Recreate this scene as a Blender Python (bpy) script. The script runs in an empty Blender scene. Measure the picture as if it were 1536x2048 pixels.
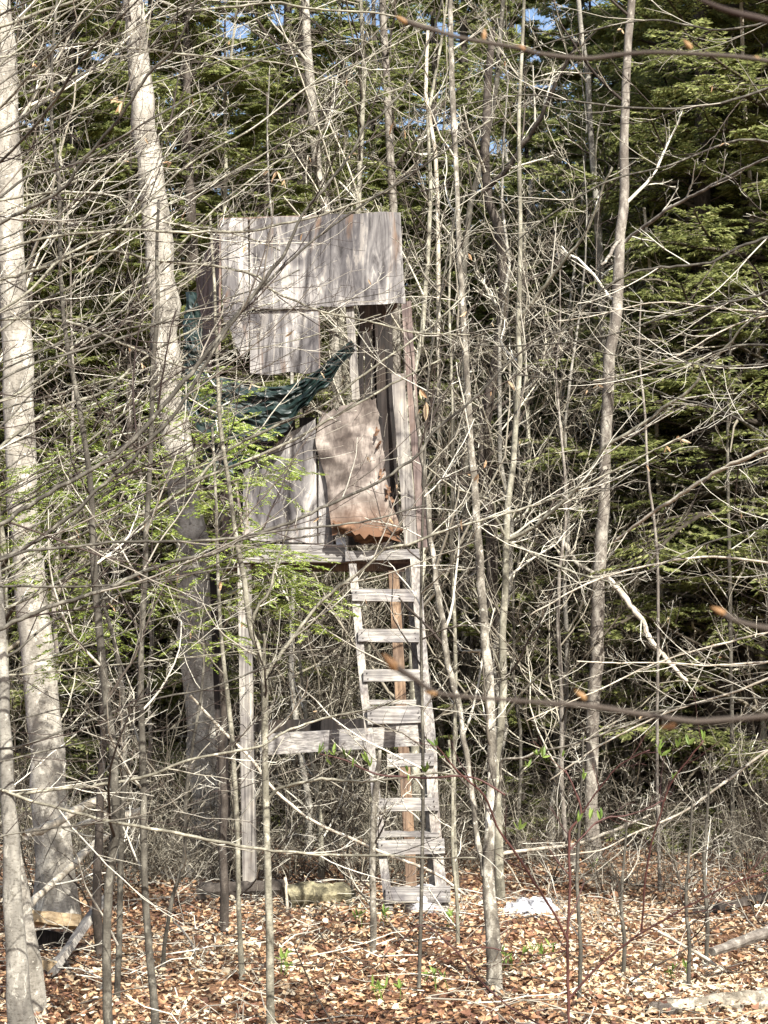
import bpy, math, random
import numpy as np
from mathutils import Vector, Matrix

rng = np.random.default_rng(7)
random.seed(7)
SC = bpy.context.scene
COL = SC.collection

# ------------------------------------------------------------------ camera, sky, sun, exposure
F = 3500.0                       # focal length in pixels of the 1536 x 2048 photograph
CX, CY = 768.0, 1024.0
PITCH = math.atan(342.0 / F)     # horizon on row 1366
CAM = np.array([0.0, 0.0, 1.6])

cam_d = bpy.data.cameras.new("camera")
cam = bpy.data.objects.new("camera", cam_d)
COL.objects.link(cam)
cam.location = CAM
cam.rotation_euler = (math.pi / 2 + PITCH, 0, 0)
cam_d.sensor_fit = 'HORIZONTAL'
cam_d.sensor_width = 36.0
cam_d.lens = F / 1536.0 * 36.0
cam_d.clip_start = 0.05
cam_d.clip_end = 1200.0
cam_d.dof.use_dof = True
cam_d.dof.focus_distance = 12.0
cam_d.dof.aperture_fstop = 15.0
SC.camera = cam

SUN_EL, SUN_AZ = math.radians(43), math.radians(23)   # azimuth: to the right of straight behind the camera
sun_vec = Vector((math.sin(SUN_AZ) * math.cos(SUN_EL), -math.cos(SUN_AZ) * math.cos(SUN_EL), math.sin(SUN_EL)))
sun_d = bpy.data.lights.new("sun", 'SUN')
sun_d.energy = 5.0
sun_d.angle = math.radians(0.5)
sun_d.color = (1.0, 0.97, 0.91)
sun = bpy.data.objects.new("sun", sun_d)
COL.objects.link(sun)
sun.rotation_euler = sun_vec.to_track_quat('Z', 'Y').to_euler()
sun.location = (4, -8, 12)

world = bpy.data.worlds.new("World")
SC.world = world
world.use_nodes = True
wn = world.node_tree
wn.nodes.clear()
sky = wn.nodes.new('ShaderNodeTexSky')
sky.sky_type = 'NISHITA'
sky.sun_disc = False
sky.sun_elevation = SUN_EL
sky.sun_rotation = math.atan2(sun_vec.x, sun_vec.y)
sky.dust_density = 2.5
bg = wn.nodes.new('ShaderNodeBackground')
bg.inputs[1].default_value = 0.095
wo = wn.nodes.new('ShaderNodeOutputWorld')
wn.links.new(sky.outputs[0], bg.inputs[0])
wn.links.new(bg.outputs[0], wo.inputs[0])

SC.view_settings.view_transform = 'Standard'
SC.view_settings.look = 'None'
SC.view_settings.gamma = 1.0
SC.view_settings.exposure = 1.48
SC.render.resolution_x, SC.render.resolution_y = 768, 1024
SC.cycles.max_bounces = 6
SC.cycles.diffuse_bounces = 3
SC.cycles.transmission_bounces = 4
SC.cycles.transparent_max_bounces = 4

# ------------------------------------------------------------------ projection and terrain
cp, sp = math.cos(PITCH), math.sin(PITCH)


def P(px, py, Y):
    """world point seen at photograph pixel (px, py) at distance Y"""
    u, v = (px - CX) / F, -(py - CY) / F
    d = np.array([u, cp - v * sp, sp + v * cp])
    return CAM + d * (Y / d[1])


def smooth(a, b, t):
    t = np.clip((t - a) / (b - a), 0, 1)
    return t * t * (3 - 2 * t)


def gz(x, y):
    x, y = np.asarray(x, float), np.asarray(y, float)
    z = .035 * np.sin(x * 1.3 + y * .7) + .03 * np.sin(x * .6 - y * 1.1 + 1) + .012 * np.sin(x * 4.1 + 2) * np.sin(y * 3.7)
    z = z - .22 * np.exp(-((x + 1.6) ** 2 + (y - 15.7) ** 2) / 1.6)
    return z + 19 * smooth(42, 105, y) + .7 * np.sin(x * .12) * smooth(30, 60, y)


def ground_Y(py):
    a = math.atan((py - CY) / F) - PITCH
    return 1.6 / math.tan(a)


def px_r(r, Y):
    return r * Y / F


# ------------------------------------------------------------------ materials
def mat(name):
    m = bpy.data.materials.new(name)
    m.use_nodes = True
    nt = m.node_tree
    b = nt.nodes['Principled BSDF']
    b.inputs['Roughness'].default_value = .85
    b.inputs['Specular IOR Level'].default_value = .25
    return m, nt, b


def ramp(nt, stops, interp='LINEAR'):
    r = nt.nodes.new('ShaderNodeValToRGB')
    r.color_ramp.interpolation = interp
    e = r.color_ramp.elements
    while len(e) < len(stops):
        e.new(.5)
    for el, (p, c) in zip(e, stops):
        el.position = p
        el.color = (*c, 1)
    return r


def noise(nt, scale, detail=5, vec=None, rough=.6, dist=0):
    n = nt.nodes.new('ShaderNodeTexNoise')
    n.inputs['Scale'].default_value = scale
    n.inputs['Detail'].default_value = detail
    n.inputs['Roughness'].default_value = rough
    n.inputs['Distortion'].default_value = dist
    if vec is not None:
        nt.links.new(vec, n.inputs['Vector'])
    return n


def mapped(nt, scale):
    tc = nt.nodes.new('ShaderNodeTexCoord')
    mp = nt.nodes.new('ShaderNodeMapping')
    mp.inputs['Scale'].default_value = scale
    nt.links.new(tc.outputs['Object'], mp.inputs['Vector'])
    return mp.outputs[0]


def mix(nt, a, b, f, mode='MIX'):
    m = nt.nodes.new('ShaderNodeMix')
    m.data_type = 'RGBA'
    m.blend_type = mode
    for sock, v in ((m.inputs[0], f), (m.inputs[6], a), (m.inputs[7], b)):
        if hasattr(v, 'links'):
            nt.links.new(v, sock)
        elif isinstance(v, tuple):
            sock.default_value = (*v, 1)
        else:
            sock.default_value = v
    return m.outputs[2]


def bump(nt, b, h, strength, dist=.01):
    n = nt.nodes.new('ShaderNodeBump')
    n.inputs['Strength'].default_value = strength
    n.inputs['Distance'].default_value = dist
    nt.links.new(h, n.inputs['Height'])
    nt.links.new(n.outputs[0], b.inputs['Normal'])


def bark(name, dark, mid, pale, scale=9, patch=.5, rough_bump=.5):
    m, nt, b = mat(name)
    v = mapped(nt, (1, 1, .45))
    n1 = noise(nt, scale, 6, v)
    r1 = ramp(nt, [(.3, dark), (.5, mid), (.68, pale)])
    nt.links.new(n1.outputs[0], r1.inputs[0])
    v2 = mapped(nt, (1, 1, 2.2))
    n2 = noise(nt, scale * 5, 8, v2, .75)
    r2 = ramp(nt, [(.38, (.35, .32, .28)), (.5, (1, 1, 1))])
    nt.links.new(n2.outputs[0], r2.inputs[0])
    c = mix(nt, r1.outputs[0], r2.outputs[0], patch, 'MULTIPLY')
    n3 = noise(nt, scale * 1.6, 6, mapped(nt, (1, 1, .8)), .7, .6)
    r3 = ramp(nt, [(.58, (0, 0, 0)), (.63, (.6, .6, .6))])
    nt.links.new(n3.outputs[0], r3.inputs[0])
    c = mix(nt, c, tuple(min(.62, q_ * 1.25) for q_ in pale), r3.outputs[0])      # lichen
    n4 = noise(nt, scale * 1.1, 5, mapped(nt, (1.3, 1.3, .35)), .7, 1.2)
    r4 = ramp(nt, [(.60, (0, 0, 0)), (.66, (.65, .65, .65))])
    nt.links.new(n4.outputs[0], r4.inputs[0])
    c = mix(nt, c, tuple(q_ * .6 for q_ in dark), r4.outputs[0])                  # dark scars and algae
    nt.links.new(c, b.inputs['Base Color'])
    bump(nt, b, n2.outputs[0], rough_bump, .006)
    return m


def attr_mat(name, stops, rough=.8, translucent=0.0, attr='rnd'):
    m, nt, b = mat(name)
    a = nt.nodes.new('ShaderNodeAttribute')
    a.attribute_name = attr
    r = ramp(nt, stops)
    nt.links.new(a.outputs['Fac'], r.inputs[0])
    nt.links.new(r.outputs[0], b.inputs['Base Color'])
    b.inputs['Roughness'].default_value = rough
    if translucent:
        t = nt.nodes.new('ShaderNodeBsdfTranslucent')
        nt.links.new(r.outputs[0], t.inputs[0])
        mx = nt.nodes.new('ShaderNodeMixShader')
        mx.inputs[0].default_value = translucent
        nt.links.new(b.outputs[0], mx.inputs[1])
        nt.links.new(t.outputs[0], mx.inputs[2])
        nt.links.new(mx.outputs[0], nt.nodes['Material Output'].inputs[0])
    return m


def wood(name, dark, mid, pale, stain=(.16, .09, .045), stain_amt=.35, axis='z', scale=1.0):
    m, nt, b = mat(name)
    s = {'z': (58, 58, 1.6), 'x': (1.6, 70, 70)}[axis]
    v = mapped(nt, tuple(q * scale for q in s))
    n1 = noise(nt, 1.0, 7, v, .7, .4)
    r1 = ramp(nt, [(.32, dark), (.48, mid), (.66, pale)])
    nt.links.new(n1.outputs[0], r1.inputs[0])
    v2 = mapped(nt, (3.2, 3.2, 1.4))
    n2 = noise(nt, 1.3, 4, v2, .6, .6)
    r2 = ramp(nt, [(.5, (0, 0, 0)), (.68, (1, 1, 1))])
    nt.links.new(n2.outputs[0], r2.inputs[0])
    mt = nt.nodes.new('ShaderNodeMath')
    mt.operation = 'MULTIPLY'
    mt.inputs[1].default_value = stain_amt
    nt.links.new(r2.outputs[0], mt.inputs[0])
    c = mix(nt, r1.outputs[0], stain, mt.outputs[0])
    v3 = mapped(nt, (2, 2, 2))
    n3 = noise(nt, 2.1, 3, v3)
    r3 = ramp(nt, [(.36, (.36, .34, .38)), (.5, (.75, .73, .74)), (.62, (1.15, 1.12, 1.08))])
    nt.links.new(n3.outputs[0], r3.inputs[0])
    c2 = mix(nt, c, r3.outputs[0], .8, 'MULTIPLY')
    nt.links.new(c2, b.inputs['Base Color'])
    bump(nt, b, n1.outputs[0], .35, .002)
    return m


M = {}
M['beech'] = bark('smooth_pale_beech_bark', (.085, .075, .06), (.25, .228, .19), (.44, .41, .345), 8, .75)
M['beech_grey'] = bark('grey_beech_bark', (.075, .068, .058), (.16, .148, .125), (.34, .32, .27), 9, .75)
M['sapling'] = bark('grey_green_sapling_bark', (.028, .024, .018), (.062, .055, .043), (.16, .148, .118), 14, .6, .3)
M['pale_sapling'] = bark('pale_sapling_bark', (.075, .068, .05), (.17, .157, .118), (.38, .36, .28), 12, .7, .3)
M['cherry'] = bark('brown_cherry_bark', (.075, .062, .05), (.15, .13, .108), (.33, .305, .255), 14, .6, .3)
M['mottled'] = bark('mottled_maple_bark', (.03, .024, .019), (.13, .115, .09), (.46, .43, .36), 15, .8)
M['dark_bark'] = bark('dark_hemlock_bark', (.02, .016, .012), (.05, .04, .032), (.10, .085, .07), 14, .6)
M['dead'] = bark('bleached_dead_wood', (.22, .18, .13), (.4, .355, .28), (.58, .53, .43), 9, .5)
M['dead_log'] = bark('bleached_fallen_log_wood', (.07, .058, .042), (.19, .165, .125), (.38, .35, .28), 12, .9)
M['log'] = bark('mossy_log_bark', (.02, .016, .01), (.085, .075, .045), (.26, .23, .14), 10, .8)
M['twig'] = attr_mat('bare_twig_bark', [(0, (.025, .018, .014)), (.36, (.06, .047, .036)), (.5, (.28, .255, .2)), (1, (.60, .57, .48))])
M['twig_dark'] = attr_mat('dark_red_brown_twig_bark', [(0, (.022, .013, .010)), (.55, (.05, .035, .028)), (.75, (.2, .175, .14)), (1, (.42, .39, .32))])
M['twig_far'] = attr_mat('distant_twig_bark', [(0, (.025, .019, .014)), (.5, (.07, .057, .04)), (.7, (.21, .186, .14)), (1, (.52, .48, .38))])
M['red_stem'] = attr_mat('red_shrub_stem', [(0, (.03, .012, .011)), (1, (.09, .038, .03))], .5)
M['needle'] = attr_mat('hemlock_needles', [(0, (.09, .11, .035)), (.42, (.19, .215, .07)), (.8, (.30, .315, .11)), (1, (.44, .42, .23))], .55, .5)
M['needle_near'] = attr_mat('young_hemlock_needles', [(0, (.08, .13, .02)), (.5, (.23, .32, .055)), (1, (.48, .54, .14))], .5, .4)
M['far_leaf'] = attr_mat('far_wood_foliage', [(0, (.03, .04, .016)), (.45, (.11, .13, .05)), (.7, (.2, .21, .09)), (.86, (.15, .12, .085)), (1, (.30, .27, .21))], .7, .2)
M['litter'] = attr_mat('fallen_dry_leaves', [(0, (.05, .028, .02)), (.2, (.15, .072, .046)), (.42, (.29, .155, .08)), (.6, (.40, .26, .145)), (.82, (.46, .36, .235)), (1, (.57, .50, .37))], .7, .12)
M['dry_leaf'] = attr_mat('clinging_dry_leaves', [(0, (.45, .26, .13)), (1, (.68, .55, .36))], .6, .4)
M['bud'] = attr_mat('orange_bud_scales', [(0, (.16, .075, .03)), (1, (.32, .2, .085))], .5)
M['shoot'] = attr_mat('fresh_green_leaves', [(0, (.10, .17, .03)), (1, (.27, .36, .09))], .5, .4)

M['ply'] = wood('weathered_plywood', (.10, .085, .085), (.25, .225, .22), (.5, .465, .43), stain_amt=.7)
m, nt, b = mat('shadow_blotched_plywood')
v = mapped(nt, (11, 11, 1.9))
n1 = noise(nt, 1.0, 10, v, .72, 1.8)
r1 = ramp(nt, [(.38, (.06, .055, .054)), (.47, (.155, .147, .145)), (.55, (.215, .206, .20)), (.62, (.40, .375, .335))])
nt.links.new(n1.outputs[0], r1.inputs[0])
n2 = noise(nt, 2.3, 4, mapped(nt, (1, 1, .55)), .65, .8)
r2 = ramp(nt, [(.38, (.27, .255, .265)), (.48, (.58, .56, .55)), (.55, (1, .98, .94)), (.64, (1.8, 1.74, 1.62))])  # broad dark and pale blotches: soft branch shadows put into the colour
nt.links.new(n2.outputs[0], r2.inputs[0])
c = mix(nt, r1.outputs[0], r2.outputs[0], .9, 'MULTIPLY')
n3 = noise(nt, 1.0, 5, mapped(nt, (9, 9, 1.7)), .6, .5)
r3 = ramp(nt, [(.6, (0, 0, 0)), (.72, (.6, .6, .6))])
nt.links.new(n3.outputs[0], r3.inputs[0])
c = mix(nt, c, (.15, .085, .045), r3.outputs[0])
nt.links.new(c, b.inputs['Base Color'])
bump(nt, b, n1.outputs[0], .25, .002)
M['ply'] = m
M['board'] = wood('grey_weathered_board', (.09, .082, .072), (.22, .205, .18), (.42, .40, .345), stain_amt=.2)
M['board_x'] = wood('grey_weathered_crosspiece', (.07, .066, .06), (.20, .19, .175), (.42, .405, .37), stain_amt=.1, axis='x')
M['brown_board'] = wood('brown_weathered_board', (.07, .05, .042), (.15, .115, .1), (.27, .22, .19), stain_amt=.4)
M['tan_board'] = wood('tan_orange_board', (.08, .052, .034), (.16, .108, .07), (.27, .195, .13), stain_amt=.4)
M['dark_board'] = wood('shade_darkened_board', (.007, .006, .005), (.017, .014, .012), (.04, .033, .029), stain_amt=.1)  # near-black tone: shade inside the blind put into the colour

m, nt, b = mat('green_tarpaulin')
n = noise(nt, 7, 4, mapped(nt, (1, 1, 1)))
r = ramp(nt, [(.3, (.001, .006, .005)), (.7, (.003, .017, .013))])
nt.links.new(n.outputs[0], r.inputs[0])
nt.links.new(r.outputs[0], b.inputs['Base Color'])
b.inputs['Roughness'].default_value = .55
b.inputs['Specular IOR Level'].default_value = .6
M['tarp'] = m

m, nt, b = mat('curled_tan_sheet')
n = noise(nt, 5, 5, mapped(nt, (1, 1, 1.4)))
r = ramp(nt, [(.34, (.075, .06, .05)), (.5, (.165, .138, .117)), (.68, (.32, .28, .24))])
nt.links.new(n.outputs[0], r.inputs[0])
n2 = noise(nt, 3.5, 5, mapped(nt, (2.5, 2.5, 1)), .65, .8)
r2 = ramp(nt, [(.42, (.55, .52, .52)), (.58, (1.1, 1.1, 1.1))])
nt.links.new(n2.outputs[0], r2.inputs[0])
c = mix(nt, r.outputs[0], r2.outputs[0], .9, 'MULTIPLY')
n3 = noise(nt, 60, 4, mapped(nt, (1, 1, .2)))
r3 = ramp(nt, [(.4, (.75, .75, .75)), (.6, (1.1, 1.1, 1.1))])
nt.links.new(n3.outputs[0], r3.inputs[0])
c = mix(nt, c, r3.outputs[0], .8, 'MULTIPLY')
# rain-washed rust stain near the hem
tc = nt.nodes.new('ShaderNodeTexCoord')
sx = nt.nodes.new('ShaderNodeSeparateXYZ')
nt.links.new(tc.outputs['Generated'], sx.inputs[0])
r4 = ramp(nt, [(.06, (1, 1, 1)), (.32, (0, 0, 0))])
nt.links.new(sx.outputs[2], r4.inputs[0])
c = mix(nt, c, (.10, .052, .028), r4.outputs[0])
nt.links.new(c, b.inputs['Base Color'])
bump(nt, b, n.outputs[0], .5, .01)
M['tan'] = m

m, nt, b = mat('rusty_brown_edge')
n = noise(nt, 14, 5, mapped(nt, (1, 1, 3)))
r = ramp(nt, [(.3, (.035, .02, .013)), (.52, (.11, .058, .032)), (.72, (.24, .15, .09))])
nt.links.new(n.outputs[0], r.inputs[0])
nt.links.new(r.outputs[0], b.inputs['Base Color'])
M['rust'] = m

m, nt, b = mat('white_plastic')
n = noise(nt, 6, 4, mapped(nt, (1, 1, 1)))
r = ramp(nt, [(.4, (.16, .16, .17)), (.58, (.5, .5, .52))])  # grey mottling: dirt, and shade variation put into the white
nt.links.new(n.outputs[0], r.inputs[0])
nt.links.new(r.outputs[0], b.inputs['Base Color'])
b.inputs['Roughness'].default_value = .45
n5 = noise(nt, 30, 5, mapped(nt, (1, 1, 1)))
bump(nt, b, n5.outputs[0], .7, .02)
M['white'] = m

m, nt, b = mat('galvanised_bracket')
b.inputs['Base Color'].default_value = (.42, .44, .5, 1)
b.inputs['Metallic'].default_value = .4
b.inputs['Roughness'].default_value = .5
M['metal'] = m

m, nt, b = mat('forest_soil')
n = noise(nt, 9, 7, mapped(nt, (1, 1, 1)))
r = ramp(nt, [(.3, (.06, .036, .022)), (.5, (.17, .095, .055)), (.7, (.30, .19, .115))])
nt.links.new(n.outputs[0], r.inputs[0])
n2 = noise(nt, 55, 4, mapped(nt, (1, 1, 1)))
r2 = ramp(nt, [(.4, (.4, .35, .3)), (.62, (1.2, 1.1, 1))])
nt.links.new(n2.outputs[0], r2.inputs[0])
nt.links.new(mix(nt, r.outputs[0], r2.outputs[0], .8, 'MULTIPLY'), b.inputs['Base Color'])
bump(nt, b, n2.outputs[0], .8, .02)
M['soil'] = m

# ------------------------------------------------------------------ mesh builders


class MB:
    """collects vertices, quads and triangles, plus one value per vertex for colour variation"""

    def __init__(self):
        self.v, self.q, self.t, self.c, self.n = [], [], [], [], 0

    def add(self, v, q=None, t=None, c=.5):
        v = np.asarray(v, float).reshape(-1, 3)
        if q is not None and len(q):
            self.q.append(np.asarray(q, int).reshape(-1, 4) + self.n)
        if t is not None and len(t):
            self.t.append(np.asarray(t, int).reshape(-1, 3) + self.n)
        self.v.append(v)
        c = np.asarray(c, float)
        self.c.append(np.full(len(v), float(c)) if c.ndim == 0 else c.reshape(-1))
        self.n += len(v)

    def build(self, name, material, parent=None, origin=None, smooth_=True):
        v = np.concatenate(self.v) if self.v else np.zeros((0, 3))
        o3 = np.zeros(3) if origin is None else np.asarray(origin, float)
        v = v - o3
        q = np.concatenate(self.q) if self.q else np.zeros((0, 4), int)
        t = np.concatenate(self.t) if self.t else np.zeros((0, 3), int)
        me = bpy.data.meshes.new(name)
        me.vertices.add(len(v))
        me.vertices.foreach_set('co', v.astype(np.float32).ravel())
        me.loops.add(len(q) * 4 + len(t) * 3)
        me.loops.foreach_set('vertex_index', np.concatenate([q.ravel(), t.ravel()]).astype(np.int32))
        me.polygons.add(len(q) + len(t))
        st = np.concatenate([np.arange(len(q)) * 4, len(q) * 4 + np.arange(len(t)) * 3])
        me.polygons.foreach_set('loop_start', st.astype(np.int32))
        me.update(calc_edges=True)
        a = me.attributes.new('rnd', 'FLOAT', 'POINT')
        a.data.foreach_set('value', np.concatenate(self.c).astype(np.float32))
        me.polygons.foreach_set('use_smooth', np.full(len(me.polygons), bool(smooth_)))
        me.materials.append(material)
        me.validate()
        o = bpy.data.objects.new(name, me)
        COL.objects.link(o)
        if parent is not None:
            o.parent = parent
        elif origin is not None:
            o.location = o3
        return o


def norm(a):
    return a / np.maximum(np.linalg.norm(a, axis=-1, keepdims=True), 1e-9)


def tubes(mb, Pn, Rn, sides=3, c=None, cap=False):
    """Pn (m,k,3), Rn (m,k): m tubes at once"""
    m, k, _ = Pn.shape
    if m == 0:
        return
    T = np.empty_like(Pn)
    T[:, 1:-1] = Pn[:, 2:] - Pn[:, :-2]
    T[:, 0] = Pn[:, 1] - Pn[:, 0]
    T[:, -1] = Pn[:, -1] - Pn[:, -2]
    T = norm(T)
    mean = norm(Pn[:, -1] - Pn[:, 0])
    ref = np.where(np.abs(mean[:, 1:2]) < .8, np.array([[0., 1., 0.]]), np.array([[1., 0., 0.]]))[:, None, :]
    A = norm(np.cross(T, np.broadcast_to(ref, T.shape)))
    B = np.cross(T, A)
    ang = np.arange(sides) * 2 * math.pi / sides
    V = Pn[:, :, None, :] + Rn[:, :, None, None] * (np.cos(ang)[None, None, :, None] * A[:, :, None, :] + np.sin(ang)[None, None, :, None] * B[:, :, None, :])
    base = (np.arange(m) * k * sides)[:, None, None]
    i = (np.arange(k - 1) * sides)[None, :, None]
    j = np.arange(sides)[None, None, :]
    j2 = (j + 1) % sides
    q = np.stack([base + i + j, base + i + j2, base + i + sides + j2, base + i + sides + j], -1).reshape(-1, 4)
    if c is None:
        c = rng.random(m)
    c = np.broadcast_to(np.asarray(c, float), (m,))
    t = []
    if cap:
        for mm in range(m):
            for e in (0, k - 1):
                b0 = mm * k * sides + e * sides
                for s in range(1, sides - 1):
                    t.append((b0, b0 + s, b0 + s + 1))
    mb.add(V.reshape(-1, 3), q, t, np.repeat(c, k * sides))


def resample(pts, k):
    """Catmull-Rom through pts (n, d), k even steps"""
    pts = np.asarray(pts, float)
    n = len(pts)
    if n == 2:
        s = np.linspace(0, 1, k)[:, None]
        return pts[0] * (1 - s) + pts[1] * s
    L = np.concatenate([[0], np.cumsum(np.linalg.norm(np.diff(pts[:, :3], axis=0), axis=1))])
    u = np.interp(np.linspace(0, L[-1], k), L, np.arange(n))
    i = np.clip(u.astype(int), 0, n - 2)
    f = (u - i)[:, None]
    p = lambda a: pts[np.clip(a, 0, n - 1)]
    p0, p1, p2, p3 = p(i - 1), p(i), p(i + 1), p(i + 2)
    return .5 * (2 * p1 + (p2 - p0) * f + (2 * p0 - 5 * p1 + 4 * p2 - p3) * f ** 2 + (3 * p1 - p0 - 3 * p2 + p3) * f ** 3)


def grow(Pn, Rn, n, length, ang=(30, 60), k=5, up=.15, wig=.25, tmin=.15, tmax=1.0, rr=.55, rmin=.0015, taper=.35, fall=.5, relative=True, flat=None):
    """n side shoots on each of m parents"""
    m, k0, _ = Pn.shape
    t = tmin + (tmax - tmin) * (np.arange(n)[None, :] + rng.random((m, n))) / n
    u = np.clip(t * (k0 - 1), 0, k0 - 1.001)
    i = u.astype(int)
    f = (u - i)[..., None]
    mi = np.arange(m)[:, None]
    pos = Pn[mi, i] * (1 - f) + Pn[mi, i + 1] * f
    tan = norm(Pn[mi, i + 1] - Pn[mi, i])
    rad = Rn[mi, i] * (1 - f[..., 0]) + Rn[mi, i + 1] * f[..., 0]
    v = rng.normal(size=(m, n, 3))
    if flat is not None:
        side = norm(np.cross(tan, np.array([0, 0, 1.])))
        sgn = np.where((np.arange(n)[None, :] + rng.integers(0, 2, (m, 1))) % 2 == 0, 1., -1.)[..., None]
        v = v * (1 - flat) + side * sgn * flat * 2
    perp = norm(v - (v * tan).sum(-1, keepdims=True) * tan)
    a = np.radians(rng.uniform(ang[0], ang[1], (m, n)))[..., None]
    d = np.cos(a) * tan + np.sin(a) * perp
    PL = np.linalg.norm(np.diff(Pn, axis=1), axis=-1).sum(1)[:, None] if relative else 1.0
    L = length * PL * (1 - fall * t) * rng.uniform(.55, 1.3, (m, n))
    out = np.empty((m, n, k, 3))
    out[:, :, 0] = pos
    step = (L / (k - 1))[..., None]
    dd = d.copy()
    for s in range(1, k):
        out[:, :, s] = out[:, :, s - 1] + dd * step
        dd = norm(dd + np.array([0, 0, up]) + rng.normal(size=dd.shape) * wig)
    r0 = np.clip(rad * rr, rmin, None)
    R = r0[..., None] * (1 - (1 - taper) * np.linspace(0, 1, k))
    R = np.maximum(R, rmin * .7)
    return out.reshape(m * n, k, 3), R.reshape(m * n, k)


def thing(name, label, cat, loc, group=None):
    o = bpy.data.objects.new(name, None)
    COL.objects.link(o)
    o.location = tuple(float(q) for q in loc)
    o.empty_display_size = .1
    o['label'] = label
    o['category'] = cat
    if group:
        o['group'] = group
    return o


def tag(o, label, cat, group=None):
    o['label'] = label
    o['category'] = cat
    if group:
        o['group'] = group
    return o


LAB = []


def note(o, base, px, Yd):
    LAB.append((o, base, px, Yd))
    return o


def copy_thing(root, loc, rotz, scale, label=None, group=None):
    c = root.copy()
    COL.objects.link(c)
    c.location = tuple(float(q) for q in loc)
    c.rotation_euler = (0, 0, rotz)
    c.scale = (scale, scale, scale)
    if label:
        c['label'] = label
    if group:
        c['group'] = group
    for ch in list(root.children):
        d = ch.copy()
        COL.objects.link(d)
        d.parent = c
        for g in list(ch.children):
            e = g.copy()
            COL.objects.link(e)
            e.parent = d
    return c


def box_between(mb, p0, p1, w, th, side=(1, 0, 0), c=.5, rough=.0015, seg=6):
    """a sawn board from p0 to p1, w across along 'side', th deep, slightly uneven"""
    p0, p1 = np.asarray(p0, float), np.asarray(p1, float)
    ax = norm(p1 - p0)
    s = np.asarray(side, float)
    s = norm(s - (s * ax).sum() * ax)
    d = np.cross(ax, s)
    V = []
    for i in range(seg + 1):
        c0 = p0 + (p1 - p0) * i / seg
        for a, b_ in ((-1, -1), (1, -1), (1, 1), (-1, 1)):
            V.append(c0 + s * a * w / 2 + d * b_ * th / 2 + rng.normal(size=3) * rough)
    q = []
    for i in range(seg):
        for j in range(4):
            q.append((i * 4 + j, i * 4 + (j + 1) % 4, i * 4 + 4 + (j + 1) % 4, i * 4 + 4 + j))
    q += [(3, 2, 1, 0), (seg * 4, seg * 4 + 1, seg * 4 + 2, seg * 4 + 3)]
    mb.add(V, q, c=c)


def board(name, p0, p1, w, th, material, parent, side=(1, 0, 0), rough=.0015):
    mb = MB()
    base = np.array(parent.location) if parent is not None else None
    box_between(mb, p0, p1, w, th, side, rough=rough)
    o = mb.build(name, material, parent, base, smooth_=False)
    return o


# ------------------------------------------------------------------ THE GROUND
xs = np.concatenate([np.linspace(-170, -9, 22)[:-1], np.linspace(-9, 9, 121), np.linspace(9, 170, 22)[1:]])
ys = np.concatenate([np.linspace(-60, 4, 12)[:-1], np.linspace(4, 30, 150), np.linspace(30, 260, 60)[1:]])
X, Y = np.meshgrid(xs, ys)
Z = gz(X, Y) + rng.normal(size=X.shape) * .008 * (np.abs(X) < 9) * (Y < 30)
nx, ny = len(xs), len(ys)
ii, jj = np.meshgrid(np.arange(nx - 1), np.arange(ny - 1))
a = (jj * nx + ii).ravel()
mb = MB()
mb.add(np.stack([X, Y, Z], -1).reshape(-1, 3), np.stack([a, a + 1, a + nx + 1, a + nx], -1))
g = mb.build('forest_floor', M['soil'])
g['kind'] = 'structure'

# leaf litter: tens of thousands of separate curled leaves
def leaves(mb, pos, L, W, nrm_jit=.5, cval=None, curl=.35, updir=None):
    n = len(pos)
    yaw = rng.random(n) * 2 * math.pi
    nv = norm(np.stack([rng.normal(size=n) * nrm_jit, rng.normal(size=n) * nrm_jit, np.ones(n)], -1)) if updir is None else norm(updir)
    a = np.stack([np.cos(yaw), np.sin(yaw), np.zeros(n)], -1)
    a = norm(a - (a * nv).sum(-1, keepdims=True) * nv)
    b_ = np.cross(nv, a)
    L, W = np.broadcast_to(L, n)[:, None], np.broadcast_to(W, n)[:, None]
    cu = (rng.uniform(-1, 1, n) * curl)[:, None] * W
    tw = (rng.uniform(-.5, 1, n) * curl)[:, None] * L * .6
    w1, w2 = rng.uniform(.75, 1.1, (n, 1)), rng.uniform(.45, .9, (n, 1))
    v = np.stack([pos - a * L / 2 + nv * tw,
                  pos - a * L * .16 + b_ * W / 2 * w1 + nv * cu, pos + nv * tw * -.1, pos - a * L * .12 - b_ * W / 2 + nv * cu,
                  pos + a * L * .25 + b_ * W * .45 * w2 + nv * cu, pos + a * L * .27 - b_ * W * .4 + nv * (cu + tw * .2),
                  pos + a * L / 2 + nv * tw * rng.uniform(.2, 1.3, (n, 1))], 1).reshape(-1, 3)
    base = (np.arange(n) * 7)[:, None]
    t = np.concatenate([base + np.array([[0, 2, 1]]), base + np.array([[0, 3, 2]])])
    q = np.concatenate([base + np.array([[1, 2, 6, 4]]), base + np.array([[2, 3, 5, 6]])])
    if cval is None:
        cval = rng.random(n)
    mb.add(v, q, t, np.repeat(cval, 7))


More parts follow.
